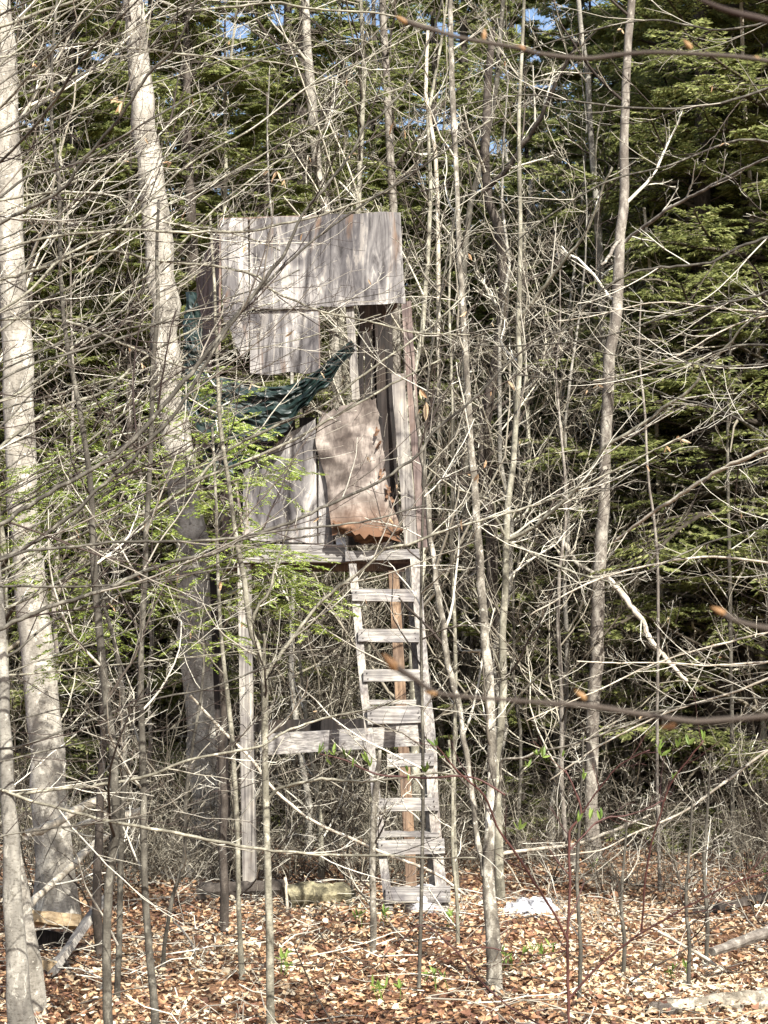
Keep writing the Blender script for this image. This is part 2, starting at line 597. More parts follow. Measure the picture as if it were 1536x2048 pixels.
mb = MB()
n = 70000
ly = 7.2 + (rng.random(n) ** 1.15) * 17
lx = (rng.random(n) * 2 - 1) * (ly * .235 + .4)
lz = gz(lx, ly) + rng.random(n) ** 1.6 * .05 + .006
cv = np.clip(.58 + .2 * np.sin(lx * 1.7 + ly * .9) * np.sin(ly * 1.3 - lx) + rng.normal(size=n) * .3 - .24 * smooth(12.2, 16, ly), 0, 1)  # wavy pale patches: sunlit spots put into the leaf colour
sz = rng.uniform(.02, .058, n) * (1 + .25 * (rng.random(n) < .12))
leaves(mb, np.stack([lx, ly, lz], -1), sz, sz * rng.uniform(.45, .85, n), .34, cv, .5)
o = mb.build('leaf_litter', M['litter'], smooth_=False)
o['kind'] = 'stuff'
tag(o, 'tan and russet fallen leaves carpeting the forest floor', 'leaf litter')

mb = MB()
n = 1200
ly = 7.5 + rng.random(n) * 15
lx = (rng.random(n) * 2 - 1) * (ly * .23 + .3)
base = np.stack([lx, ly, gz(lx, ly) + .03 + rng.random(n) * .06], -1)
d = norm(np.stack([rng.normal(size=n), rng.normal(size=n), rng.normal(size=n) * .12], -1))
L = rng.uniform(.1, .75, n)[:, None, None]
s = np.linspace(0, 1, 5)[None, :, None]
Pn = base[:, None] + d[:, None] * s * L + rng.normal(size=(n, 5, 3)) * .015
Rn = rng.uniform(.0015, .005, n)[:, None] * np.linspace(1, .6, 5)[None]
tubes(mb, Pn, Rn, 4)
p2, r2 = grow(Pn, Rn, 3, .4, k=4, up=0.02)
tubes(mb, p2, r2, 3)
o = mb.build('fallen_twigs', M['twig'])
o['kind'] = 'stuff'
tag(o, 'thin fallen twigs strewn over the leaf litter', 'twigs')

# ------------------------------------------------------------------ FAR WOOD
mb = MB()
n = 30000
fy = 40 + rng.random(n) * 42
fx = (rng.random(n) * 2 - 1) * (fy * .3 + 4)
top = 15 + 4 * np.sin(fx * .5 + fy * .31) + 2.5 * np.sin(fx * 1.3 + 2 + fy)
cpx = fx / fy * F + CX
top = top * (1 - .12 * np.exp(-((cpx - 880) / 280.) ** 2)) * (1 + .25 * (cpx < 380)) * (1 + .3 * (cpx > 1250))
fz = gz(fx, fy) + (rng.random(n) ** 1.05) * top
clump = np.sin(fx * 2.3 + fz * 1.1) + np.sin(fy * 1.9 - fz * 2.1) + np.sin(fz * 3.1 + fx)
keep = rng.random(n) < np.clip(.6 + .35 * clump, .12, 1)
pos = np.stack([fx, fy, fz], -1)[keep]
nn = len(pos)
cvv = np.clip(rng.normal(.5, .27, nn), 0, 1)
leaves(mb, pos, rng.uniform(.2, .6, nn), rng.uniform(.05, .16, nn), .9, cvv, .4)
n = 2600
fy = 38 + rng.random(n) * 40
fx = (rng.random(n) * 2 - 1) * (fy * .3 + 3)
hh = rng.uniform(8, 20, n)
s = np.linspace(0, 1, 6)[None, :, None]
b0 = np.stack([fx, fy, gz(fx, fy)], -1)
d = norm(np.stack([rng.normal(size=n) * .06, rng.normal(size=n) * .06, np.ones(n)], -1))
Pn = b0[:, None] + d[:, None] * s * hh[:, None, None] + rng.normal(size=(n, 6, 3)) * .08
Rn = rng.uniform(.02, .11, n)[:, None] * np.linspace(1, .25, 6)[None]
tubes(mb, Pn[:500], Rn[:500], 4, rng.uniform(.6, 1, 500))
p2, r2 = grow(Pn[:500], Rn[:500], 10, .22, (35, 75), 4, .1, .2, .25, rmin=.011)
tubes(mb, p2, r2, 3, rng.uniform(.55, 1, len(p2)))
o = mb.build('far_woods', M['far_leaf'], smooth_=False)
o['kind'] = 'stuff'
tag(o, 'distant mixed wood closing the view behind the hemlocks', 'woods')

# ------------------------------------------------------------------ tree prototypes


def bare_tree(seed, H, r0, nb, material, rmin=.003, brlen=.28, low=.12, up=.18, lean=.05, sub=(7, 5)):
    global rng
    keep_rng = rng
    rng = np.random.default_rng(seed)
    k = 14
    z = np.linspace(0, H, k)
    w = np.cumsum(rng.normal(size=(k, 2)) * H * .010, 0)
    l = rng.normal(size=2) * lean
    tp = np.stack([w[:, 0] + l[0] * z, w[:, 1] + l[1] * z, z - .12], -1)[None]
    tr = (r0 * np.linspace(1, .16, k))[None]
    tr[0, 0] *= 1.35
    mt = MB()
    tubes(mt, tp, tr, 8)
    mbr = MB()
    p1, r1 = grow(tp, tr, nb, brlen, (35, 68), 7, up, .16, low, .98, .45, rmin * 1.3, .3, .55)
    tubes(mbr, p1, r1, 4, rng.uniform(.2, 1, len(p1)))
    p2, r2 = grow(p1, r1, sub[0], .42, (25, 60), 6, .08, .22, .15, 1, .6, rmin, .5, .4, flat=.5)
    tubes(mbr, p2, r2, 3, rng.random(len(p2)))
    p3, r3 = grow(p2, r2, sub[1], .4, (25, 60), 4, .05, .22, .2, 1, .7, rmin * .8, .6, .3, flat=.5)
    tubes(mbr, p3, r3, 3, rng.random(len(p3)))
    rng = keep_rng
    return mt, mbr, material


def sprigs(mb, Pn, n_per, L, W, c_mu, c_sd=.2, droop=.0, ang=(30, 65), tmin=.1, nj=.5):
    """flat needle sprigs on each side of every twig"""
    m, k, _ = Pn.shape
    t = tmin + (1 - tmin) * (np.arange(n_per)[None] + rng.random((m, n_per))) / n_per
    u = np.clip(t * (k - 1), 0, k - 1.001)
    i = u.astype(int)
    f = (u - i)[..., None]
    mi = np.arange(m)[:, None]
    pos = Pn[mi, i] * (1 - f) + Pn[mi, i + 1] * f
    tan = norm(Pn[mi, i + 1] - Pn[mi, i])
    side = norm(np.cross(tan, np.array([0, 0, 1.])))
    sg = np.where(np.arange(n_per)[None] % 2 == 0, 1., -1.)[..., None]
    a = np.radians(rng.uniform(ang[0], ang[1], (m, n_per)))[..., None]
    d = norm(np.cos(a) * tan + np.sin(a) * side * sg + np.array([0, 0, -droop]) + rng.normal(size=tan.shape) * .16)
    nv = norm(np.array([0, 0, 1.]) + rng.normal(size=tan.shape) * nj)
    b_ = norm(np.cross(nv, d))
    Ls = (L * rng.uniform(.6, 1.25, (m, n_per)))[..., None]
    Ws = (W * rng.uniform(.7, 1.3, (m, n_per)))[..., None]
    v = np.stack([pos, pos + d * Ls * .4 + b_ * Ws / 2, pos + d * Ls + np.array([0, 0, -1.]) * Ls * droop * .4, pos + d * Ls * .4 - b_ * Ws / 2], 2).reshape(-1, 3)
    q = np.arange(m * n_per * 4).reshape(-1, 4)
    mb.add(v, q, c=np.repeat(np.clip(rng.normal(c_mu, c_sd, m * n_per), 0, 1), 4))


def hemlock(seed, H, r0, nb, blen, needle_l, needle_w, low=.12, n_side=24, n_sp=33, rmin=.003, sp2=.3):
    global rng
    keep_rng = rng
    rng = np.random.default_rng(seed)
    k = 12
    z = np.linspace(0, H, k)
    w = np.cumsum(rng.normal(size=(k, 2)) * H * .003, 0)
    tp = np.stack([w[:, 0], w[:, 1], z - .15], -1)[None]
    tr = (r0 * np.linspace(1, .08, k))[None]
    mt, mbr, mf = MB(), MB(), MB()
    tubes(mt, tp, tr, 9)
    p1, r1 = grow(tp, tr, nb, blen, (70, 95), 8, -.035, .08, low, .99, .3, rmin * 1.5, .3, .75, relative=False)
    tubes(mbr, p1, r1, 4, rng.random(len(p1)) * .5)
    # dead bare lower twigs
    pd, rd = grow(tp, tr, int(nb * .35), blen * .8, (60, 100), 6, 0, .2, .03, .5, .2, rmin, .4, .2, relative=False)
    tubes(mbr, pd, rd, 3, rng.uniform(.2, .8, len(pd)))
    pd2, rd2 = grow(pd, rd, 5, .4, (30, 65), 4, 0, .25, rmin=rmin * .8)
    tubes(mbr, pd2, rd2, 3, rng.uniform(.2, .9, len(pd2)))
    p2, r2 = grow(p1, r1, n_side, .34, (40, 65), 4, -.05, .1, .15, 1, .5, rmin * .7, .5, .45, flat=.85)
    tubes(mbr, p2[::2], r2[::2], 3, rng.random(len(p2[::2])) * .5)
    sprigs(mf, p2, n_sp, needle_l, needle_w, .5, .24, .15, nj=1.2)
    sprigs(mf, p1, n_sp * 2, needle_l, needle_w, .5, .24, .15, tmin=.3, nj=1.2)
    rng = keep_rng
    return mt, mbr, mf


# prototypes of the hemlocks behind the blind; every tree in the picture is a copy of its own
hem_specs = [
    (11, 15.0, .16, 120, 2.3, .075, .022, .10),
    (12, 13.0, .13, 110, 2.0, .072, .021, .06),
    (13, 17.0, .18, 130, 2.5, .078, .023, .16),
    (14, 9.0, .09, 95, 1.8, .066, .02, .04),
    (15, 6.0, .06, 70, 1.4, .062, .019, .04),
]
hem = []
HL = 'dark evergreen hemlock with feathery drooping sprays in the thicket behind the blind'
HG = 'hemlocks standing behind the blind'


def hemlock_place(kind, px, Yd, rot, s, label=None, group=None):
    x = (px - CX) / F * Yd
    z = float(gz(x, Yd))
    if kind not in hem_cache:
        sd = hem_specs[kind]
        mt, mbr, mf = hemlock(sd[0], sd[1], sd[2], sd[3], sd[4], sd[5], sd[6], sd[7])
        r = thing('hemlock_tree', label or HL, 'tree', (x, Yd, z), group or HG)
        mt.build('trunk', M['dark_bark'], r)
        b2 = mbr.build('branches', M['twig_far'], r)
        b2['kind'] = 'stuff'
        f2 = mf.build('foliage', M['needle'], r, smooth_=False)
        f2['kind'] = 'stuff'
        r.rotation_euler = (0, 0, rot)
        r.scale = (s, s, s)
        hem_cache[kind] = r
    else:
        r = copy_thing(hem_cache[kind], (x, Yd, z), rot, s, label or HL, group or HG)
    return note(r, ('young hemlock' if label and 'young' in label else ('narrow hemlock', 'feathery hemlock', 'tall hemlock', 'short hemlock', 'small hemlock')[kind]), px, Yd)


hem_cache = {}
hr = random.Random(5)
# right hand wall of green
GR = 'tall hemlocks forming the green wall on the right'
GL = 'tall green hemlock of the sunlit evergreen wall at right'
for px, Yd, kind, s in ((1465, 17.4, 2, .85), (1590, 17.0, 2, .95), (1350, 19.5, 0, 1), (1470, 18.2, 2, .95), (1600, 19.2, 0, 1.05), (1395, 23.5, 2, 1.1), (1530, 24.5, 0, 1.2), (1270, 25.5, 1, 1.25), (1660, 22, 2, 1.1), (1440, 28.5, 2, 1.1), (1560, 30, 2, 1.1)):
    hemlock_place(kind, px, Yd, hr.random() * 6.28, s, GL, GR)
# the rest, right across, shorter where the sky shows in the middle
rows = [(19.5, 150, (-40, 700)), (23, 125, (-120, 1280)), (27, 115, (-150, 1650)), (32, 110, (-200, 1700)), (37, 110, (-200, 1700))]
for Yd, step, (x0, x1) in rows:
    px = x0 + hr.random() * 60
    while px < x1:
        yy = Yd + hr.uniform(-1.3, 1.3)
        gap = 1060 < px < 1160
        mid = 700 < px < 1230
        if gap:
            kind, s = (hr.choice((3, 3, 4)), hr.uniform(.8, 1.0) * Yd / 26)
        elif mid:
            kind, s = (hr.choice((1, 0, 3)), hr.uniform(.8, 1.12) * Yd / 27)
        elif px < 690:
            kind, s = (hr.choice((1, 0, 3)), hr.uniform(.85, 1.1))
        else:
            kind, s = (hr.choice((0, 1, 2)), hr.uniform(.9, 1.1))
        hemlock_place(kind, px, yy, hr.random() * 6.28, s)
        px += step * hr.uniform(.7, 1.3)
# a front rank of middling hemlocks catching the sun
for px, Yd, kind, s in ((1010, 21.0, 3, .75), (1110, 19.8, 3, .8), (1290, 18.6, 3, .9), (1385, 17.6, 3, .85), (1500, 17.2, 3, .95), (1590, 18.4, 3, 1.0), (1440, 19.6, 1, .8), (1330, 21.2, 1, .85), (1225, 20.8, 3, .95), (1130, 23.5, 3, .85),
                        (930, 22.5, 3, .85), (850, 21.0, 3, .8), (890, 24.5, 3, 1.0), (960, 20.4, 3, .6), (1045, 23.0, 3, .9), (820, 22.6, 3, .75), (1085, 21.4, 3, .6), (770, 23.0, 1, .75), (690, 21.5, 3, .9), (600, 20.0, 1, .7), (520, 18.8, 3, .95), (420, 19.6, 1, .75), (240, 17.6, 3, .85), (150, 18.8, 1, .8), (60, 17.8, 3, .9), (330, 20.6, 1, .85), (-40, 19.5, 1, .8), (1180, 26.5, 3, .9), (980, 25.5, 3, 1.0)):
    hemlock_place(kind, px, Yd, hr.random() * 6.28, s)
# low young hemlocks under the others
for i in range(26):
    hemlock_place(4, -60 + i * 66 + hr.uniform(-30, 30), hr.uniform(17, 25), hr.random() * 6.28, hr.uniform(.45, .85),
                  'low young hemlock with drooping green sprays in the dim understorey', 'young hemlocks in the understorey')

# bare saplings and small trees of the background
bare_cache = []
bspec = [
    (31, 11.0, .055, 30, 'pale_sapling', .0035), (32, 9.0, .04, 28, 'beech_grey', .0032), (33, 13.0, .085, 34, 'beech', .004),
    (34, 7.0, .03, 26, 'cherry', .003), (35, 12.0, .07, 30, 'beech_grey', .004), (36, 6.0, .022, 28, 'sapling', .0028),
]
bl = ['slender pale bare tree among the hemlocks', 'thin grey bare sapling among the hemlocks', 'pale smooth barked leafless tree among the hemlocks',
      'thin brown leafless sapling in the thicket', 'grey leafless tree rising through the thicket', 'small dull leafless sapling in the thicket']
bg_names = ['slender pale trees in the background', 'thin grey saplings in the background', 'pale leafless trees in the background',
            'thin brown saplings in the background', 'grey leafless trees in the background', 'small dull saplings in the background']
for i in range(62):
    kind = i % 6
    Yd = hr.uniform(15.5, 34) if kind != 2 else hr.uniform(22, 36)
    px = hr.uniform(-120, 1660) if i % 4 else hr.uniform(-120, 1100)
    if px > 1230 or 820 < px < 1110:
        Yd = hr.uniform(26, 36)
    x = (px - CX) / F * Yd
    z = float(gz(x, Yd))
    s = hr.uniform(.8, 1.2)
    if kind >= len(bare_cache):
        sd = bspec[kind]
        mt, mbr, _ = bare_tree(sd[0], sd[1], sd[2], sd[3], sd[4], sd[5])
        r = thing('bare_tree', bl[kind], 'tree', (x, Yd, z), bg_names[kind])
        mt.build('trunk', M[sd[4]], r)
        q = mbr.build('branches', M['twig_far'], r)
        q['kind'] = 'stuff'
        bare_cache.append(r)
    else:
        r = copy_thing(bare_cache[kind], (x, Yd, z), hr.random() * 6.28, s, bl[kind], bg_names[kind])
    note(r, ('slender pale leafless tree', 'thin grey leafless tree', 'pale smooth leafless tree', 'thin brown leafless sapling', 'grey leafless tree', 'small dull leafless sapling')[kind], px, Yd)

# unseen trees added beside and behind the photographer to cast twig shadows
for i, (x, y, kind, s) in enumerate(((4.6, 5.2, 0, 1), (3.4, 1.5, 4, 1), (6.6, 8.4, 2, .9), (1.9, -3.0, 2, 1), (7.0, 2.5, 4, 1.1), (-2.6, 1.0, 0, .9), (5.2, -1.5, 1, 1.1), (-4.5, 4.5, 4, 1), (3.6, 9.6, 5, 1.1))):
    if kind < len(bare_cache):
        copy_thing(bare_cache[kind], (x, y, float(gz(x, y))), i * 1.7, s, 'leafless tree of the wood on the photographer\'s side, number %s along the path' % ('one', 'two', 'three', 'four', 'five', 'six', 'seven', 'eight', 'nine')[i], 'leafless trees out of view')

for i in range(22):
    kind = (5, 3, 5, 1)[i % 4]
    px = hr.uniform(880, 1560) if i < 16 else hr.uniform(80, 700)
    Yd = hr.uniform(13.8, 19.5) if i < 16 else hr.uniform(15, 19)
    r = copy_thing(bare_cache[kind], ((px - CX) / F * Yd, Yd, float(gz((px - CX) / F * Yd, Yd))), hr.random() * 6.28, hr.uniform(.65, .95), '', 'fine twigged saplings standing before the hemlocks')
    note(r, ('', 'grey fine twigged sapling', '', 'brown fine twigged sapling', '', 'dull whippy sapling')[kind], px, Yd)

# brush: leafless many stemmed bushes
def bush(seed, n, H, rmin=.0024, sub=(9, 5), splay=.5):
    global rng
    keep_rng = rng
    rng = np.random.default_rng(seed)
    b0 = np.stack([rng.normal(size=n) * .12, rng.normal(size=n) * .12, np.full(n, -.05)], -1)
    d = norm(np.stack([rng.normal(size=n) * splay, rng.normal(size=n) * splay, np.ones(n)], -1))
    k = 7
    Pn = np.empty((n, k, 3))
    Pn[:, 0] = b0
    st = (H * rng.uniform(.5, 1.1, n) / (k - 1))[:, None]
    for s in range(1, k):
        Pn[:, s] = Pn[:, s - 1] + d * st
        d = norm(d + rng.normal(size=d.shape) * .18)
    Rn = rng.uniform(.004, .010, n)[:, None] * np.linspace(1, .35, k)[None]
    mb = MB()
    tubes(mb, Pn, Rn, 4, rng.uniform(.1, .9, n))
    p2, r2 = grow(Pn, Rn, sub[0], .42 if H < 3 else .25, (30, 75), 6, .03, .25, .15, rmin=rmin)
    tubes(mb, p2, r2, 3)
    p3, r3 = grow(p2, r2, sub[1], .45, (30, 70), 4, .02, .28, .2, rmin=rmin * .8)
    tubes(mb, p3, r3, 3)
    rng = keep_rng
    return mb


bush_cache = []
thicket_cache = []
for i in range(44):
    kind = i % 3
    Yd = hr.uniform(17, 26)
    px = hr.uniform(-60, 1600)
    if px > 1230:
        Yd = hr.uniform(21, 27)
    x = (px - CX) / F * Yd
    z = float(gz(x, Yd))
    base = ('tall tangled leafless thicket shrub', 'tall brown leafless shrub', 'tall pale stemmed leafless shrub')[kind]
    gp = ('tall tangled shrubs', 'tall brown shrubs', 'tall pale stemmed shrubs')[kind]
    if kind >= len(thicket_cache):
        mbx = bush(70 + kind, (9, 8, 7)[kind], (4.2, 5.0, 3.4)[kind], .0034, (15, 7), .3)
        r = mbx.build('leafless_shrub', M['twig_far'])
        r.location = (x, Yd, z)
        tag(r, base, 'shrub', gp)
        thicket_cache.append(r)
    else:
        r = copy_thing(thicket_cache[kind], (x, Yd, z), hr.random() * 6.28, hr.uniform(.75, 1.2), base, gp)
    note(r, base, px, Yd)
for i in range(128):
    kind = i % 4
    if i < 74:
        Yd = hr.uniform(16, 24)
    else:
        Yd = hr.uniform(12.4, 16)
    px = hr.uniform(-80, 1620)
    if i >= 74 and 420 < px < 900:
        Yd = hr.uniform(13.9, 16)
    if i in (75, 79, 83, 87, 91):
        px, Yd = 330 + (i - 75) * 12, 14.2 + (i % 3) * .4
    x = (px - CX) / F * Yd
    z = float(gz(x, Yd))
    lb = ['tangled leafless bush with pale twigs on the forest floor', 'twiggy brown leafless bush at the foot of the thicket',
          'low spreading leafless bush at the thicket edge', 'sparse upright leafless bush at the thicket edge'][kind]
    gp = ['tangled pale bushes', 'twiggy brown bushes', 'low spreading bushes', 'sparse upright bushes'][kind]
    if kind >= len(bush_cache):
        mbx = bush(50 + kind, (13, 11, 15, 7)[kind], (1.5, 1.8, 1.1, 2.0)[kind])
        r = mbx.build('bare_bush', M['twig_far'])
        r.location = (x, Yd, z)
        tag(r, lb, 'bush', gp)
        bush_cache.append(r)
    else:
        s = hr.uniform(.6, 1.15) * (1 if i < 74 else .75)
        r = copy_thing(bush_cache[kind], (x, Yd, z), hr.random() * 6.28, s, lb, gp)
    note(r, ('tangled pale leafless bush', 'twiggy brown leafless bush', 'low spreading leafless bush', 'sparse upright leafless bush')[kind], px, Yd)

# each of these gets a label of its own: look, landmark, order
ZONES = [(-1e9, 0, 'at the far left margin'), (0, 170, 'behind the leaning left beech'), (170, 380, 'just left of the blind'), (380, 520, 'behind the blind, left side'), (520, 690, 'behind the blind, middle'),
         (690, 900, 'behind the ladder'), (900, 1010, 'behind the mottled trunk'), (1010, 1150, 'left of the tall brown trunk'), (1150, 1260, 'behind the tall brown trunk'),
         (1260, 1400, 'right of the tall brown trunk'), (1400, 1540, 'near the right edge'), (1540, 1e9, 'at the far right margin')]
ORD = ['leftmost', 'second from left', 'third from left', 'fourth from left', 'fifth from left', 'sixth from left', 'seventh from left', 'eighth from left', 'ninth from left', 'tenth from left', 'eleventh from left', 'twelfth from left']
buckets = {}
for o_, base_, px_, yd_ in LAB:
    zn = next(z_[2] for z_ in ZONES if z_[0] <= px_ < z_[1])
    buckets.setdefault((base_, zn), []).append((px_, yd_, o_))
for (base_, zn), l_ in buckets.items():
    l_.sort(key=lambda q_: q_[0])
    for k_, (_, yd_, o_) in enumerate(l_):
        o_['label'] = f'{base_} {zn}' + (f', {ORD[min(k_, 11)]}' if len(l_) > 1 else '')

# ------------------------------------------------------------------ traced trees and saplings


def world_line(pts, Yd, Y2=None):
    """pts: (px, py, r_px) from base to top -> points and radii in metres"""
    n = len(pts)
    L = np.concatenate([[0], np.cumsum([math.hypot(pts[i + 1][0] - pts[i][0], pts[i + 1][1] - pts[i][1]) for i in range(n - 1)])])
    L /= max(L[-1], 1e-6)
    Y2 = Yd if Y2 is None else Y2
    out = []
    for (px, py, r_), l in zip(pts, L):
        yy = Yd + (Y2 - Yd) * l
        p = P(px, py, yy)
        out.append([p[0], p[1], p[2], px_r(r_, yy)])
    return np.array(out)


def traced_tree(name, label, cat, pts, Yd, material, Y2=None, k=26, sides=10, br=None, branches=(), flare=1.25, group=None, lump=.03, twig='twig', rmin=.0016, top_extra=0.0, rr=.4):
    w = world_line(pts, Yd, Y2)
    # carry the foot of the trunk down to the soil
    gzb = float(gz(w[0, 0], w[0, 1]))
    if w[0, 2] > gzb + .03 and len(w) > 1:
        dz = w[0, 2] - gzb
        d = (w[0, :3] - w[1, :3])
        d = d / abs(d[2]) * (dz + .1)
        if abs(d[0]) > .6:
            d[0] *= .6 / abs(d[0])
        w = np.vstack([[*(w[0, :3] + d), w[0, 3] * 1.1], w])
    if top_extra:
        d = norm(w[-1, :3] - w[-2, :3])
        w = np.vstack([w, [*(w[-1, :3] + d * top_extra), w[-1, 3] * .5]])
    root = thing(name, label, cat, w[0, :3], group)
    o3 = w[0, :3]
    s = resample(w, k)
    Rn = np.maximum(s[:, 3], .001)
    Rn[0] *= flare
    Rn[1] *= 1 + (flare - 1) * .3
    pp = s[:, :3] + rng.normal(size=(k, 3)) * Rn[:, None] * .10 * np.array([1, 1, .3])
    mb = MB()
    tubes(mb, pp[None], Rn[None], sides, cap=True, c=rng.uniform(.3, 1))
    if lump:
        V = mb.v[0]
        ctr = np.repeat(pp, sides, 0)
        mb.v[0] = ctr + (V - ctr) * (1 + rng.normal(size=(len(V), 1)) * lump)
    mb.build('trunk', M[material], root, o3)
    tw = MB()
    if br:
        n, ln, lo, hi = br[:4]
        p1, r1 = grow(pp[None], Rn[None], n, ln, (35, 65), 8, .1, .13, lo, hi, rr, rmin * 1.3, .35, .5, relative=False)
        tubes(tw, p1, r1, 5)
        p2, r2 = grow(p1, r1, 7, .45, (25, 55), 6, .05, .17, .12, 1, .6, rmin, .5, .4, flat=.5)
        tubes(tw, p2, r2, 3)
        p3, r3 = grow(p2, r2, 4, .45, (25, 60), 5, .05, .18, .2, 1, .7, rmin * .8, .6, .3, flat=.5)
        tubes(tw, p3, r3, 3)
    for bpts, y0, y1, nsub in branches:
        add_branch(root, tw, bpts, y0, y1, nsub, o3, material, rmin)
    if tw.n:
        TWIGS.append((root, np.concatenate(tw.v)[::6]))
        q = tw.build('twigs', M[twig], root, o3)
        q['kind'] = 'stuff'
    return root


TWIGS = []


def add_branch(root, tw, bpts, y0, y1, nsub, o3, material, rmin=.0016):
    w = world_line(bpts, y0, y1)
    kk = max(10, len(bpts) * 4)
    s = resample(w, kk)
    Rn = np.maximum(s[:, 3] * np.linspace(.85, .7, kk), .001)
    pp = s[:, :3] + rng.normal(size=(kk, 3)) * np.maximum(Rn[:, None] * .3, .0012)
    mb = MB()
    tubes(mb, pp[None], Rn[None], 6, cap=True, c=rng.uniform(.2, 1))
    mb.build('branch', M[material], root, o3)
    if nsub:
        PL = np.linalg.norm(np.diff(pp, axis=0), axis=1).sum()
        p1, r1 = grow(pp[None], Rn[None], nsub, min(.3 * PL, .75), (22, 48), 8, .04, .065, .05, 1, .5, rmin, .5, .35, relative=False, flat=.3)
        tubes(tw, p1, r1, 4)
        p2, r2 = grow(p1, r1, 5, .42, (25, 50), 5, .04, .14, .15, 1, .65, rmin * .9, .6, .35, flat=.4)
        tubes(tw, p2, r2, 3)
        p3, r3 = grow(p2[::2], r2[::2], 3, .4, (25, 55), 4, .03, .16, .3, 1, .8, rmin * .8, .6, .3)
        tubes(tw, p3, r3, 3)


T = traced_tree
# big trunks
T('beech_tree', 'smooth pale beech trunk, thickest, at the left edge', 'tree',
  [(112, 1826, 41), (101, 1640, 36), (92, 1500, 34), (82, 1366, 33), (67, 1230, 32), (50, 1060, 31), (38, 900, 31), (33, 733, 31), (25, 550, 28), (15, 350, 28), (5, 100, 25), (-5, -60, 23)],
  ground_Y(1826), 'beech', k=44, sides=20, lump=.02, flare=1.45, top_extra=4, br=(10, 1.6, .5, 1), rr=.14)
T('beech_tree', 'tall pale trunk left of the blind roof with its foot in deep shade', 'tree',
  [(420, 1778, 45), (417, 1600, 40), (405, 1400, 38), (385, 1150, 35), (362, 950, 31), (345, 800, 29), (331, 700, 27), (328, 620, 28), (318, 480, 29), (299, 330, 26), (284, 200, 24), (271, 40, 21), (265, -60, 20)],
  15.8, 'beech', Y2=16.0, k=44, sides=20, lump=.025, top_extra=3.5, br=(9, 1.5, .55, 1), flare=1.1, rr=.14)
T('beech_tree', 'grey lichen spotted trunk at the lower left corner, nearest of the thick trunks', 'tree',
  [(42, 2090, 29), (37, 2000, 24), (28, 1850, 20), (22, 1700, 17), (15, 1560, 14), (9, 1440, 12), (2, 1300, 11), (-8, 1150, 10), (-20, 950, 9)],
  7.7, 'beech_grey', k=36, sides=16, lump=.02, top_extra=2)
T('beech_tree', 'pale flared trunk base just behind the grey corner trunk', 'tree',
  [(68, 2012, 25), (58, 1900, 19), (42, 1780, 15), (22, 1650, 12), (8, 1500, 10), (0, 1380, 10), (-12, 1200, 9)],
  8.7, 'beech', k=30, sides=14, lump=.03, flare=1.0, top_extra=3)
T('beech_tree', 'tall straight brown trunk with a smooth sheen right of the ladder', 'tree',
  [(1188, 1728, 16), (1183, 1600, 13), (1186, 1450, 13), (1190, 1366, 13.5), (1195, 1283, 13.5), (1198, 1133, 13), (1208, 983, 12), (1215, 783, 12), (1222, 683, 12), (1233, 640, 11.5), (1240, 500, 11), (1248, 400, 10), (1249, 250, 9), (1253, 125, 8.5), (1263, 0, 8), (1266, -60, 8)],
  ground_Y(1728), 'cherry', k=50, sides=12, lump=.02, top_extra=3, br=(9, 1.6, .45, 1),
  branches=[([(1248, 485, 4), (1298, 445, 4.5), (1343, 415, 4), (1378, 395, 4), (1418, 375, 4), (1483, 340, 3.5), (1560, 305, 3)], 15.0, 13.6, 7),
            ([(1240, 480, 4), (1225, 500, 5), (1205, 530, 4)], 15.0, 14.5, 2)])
T('bare_tree', 'thin grey trunk close behind the tall brown trunk', 'tree',
  [(1214, 1640, 8), (1212, 1500, 7), (1215, 1333, 7), (1218, 1108, 8), (1212, 950, 7), (1206, 733, 8), (1205, 650, 8), (1198, 500, 8), (1192, 375, 7), (1184, 300, 6), (1175, 150, 6), (1165, 80, 5), (1155, -30, 5)],
  17.5, 'beech_grey', k=34, lump=.03, top_extra=2, br=(14, 1.5, .3, 1), rmin=.0026)
T('bare_tree', 'slim pale sapling forking low and crossing the middle right of the picture', 'tree',
  [(996, 1660, 9), (993, 1516, 8), (1000, 1466, 8), (1007, 1366, 8), (1006, 1283, 7.5), (1010, 1183, 7), (1012, 1083, 7), (1016, 1000, 6.5), (1024, 950, 6), (1032, 833, 6), (1039, 720, 5.5), (1037, 650, 5.5), (1041, 450, 4.5), (1038, 250, 4), (1046, 60, 3.5), (1050, -40, 3)],
  13.2, 'pale_sapling', k=44, lump=.03, br=(10, 1.0, .15, 1), top_extra=1.0,
  branches=[([(1013, 1083, 5), (1068, 1053, 4.5), (1128, 1003, 4.5), (1153, 978, 4.5), (1188, 930, 4.5), (1210, 895, 4.5), (1278, 853, 4.5), (1333, 813, 4.5), (1388, 773, 4), (1408, 738, 4), (1458, 688, 3.5), (1490, 650, 3), (1560, 610, 3)], 13.2, 11.8, 10),
            ([(1038, 640, 4.5), (1068, 600, 4.5), (1118, 535, 4.5), (1168, 470, 4), (1193, 415, 4), (1208, 370, 3.5), (1225, 335, 3)], 13.2, 12.5, 5),
            ([(1012, 1083, 4), (1068, 1108, 3.5), (1118, 1133, 3.5), (1183, 1155, 3), (1240, 1170, 2.5)], 13.2, 12.6, 4),
            ([(1012, 1075, 4), (990, 1030, 4), (985, 1003, 3.5), (943, 988, 3), (903, 973, 2.5), (850, 930, 2.5)], 13.2, 12.6, 5),
            ([(1006, 1366, 3.5), (985, 1300, 3), (930, 1230, 2.5)], 13.2, 12.9, 3),
            ([(1004, 1440, 3), (1045, 1385, 3), (1100, 1330, 2.5)], 13.2, 12.9, 3)])
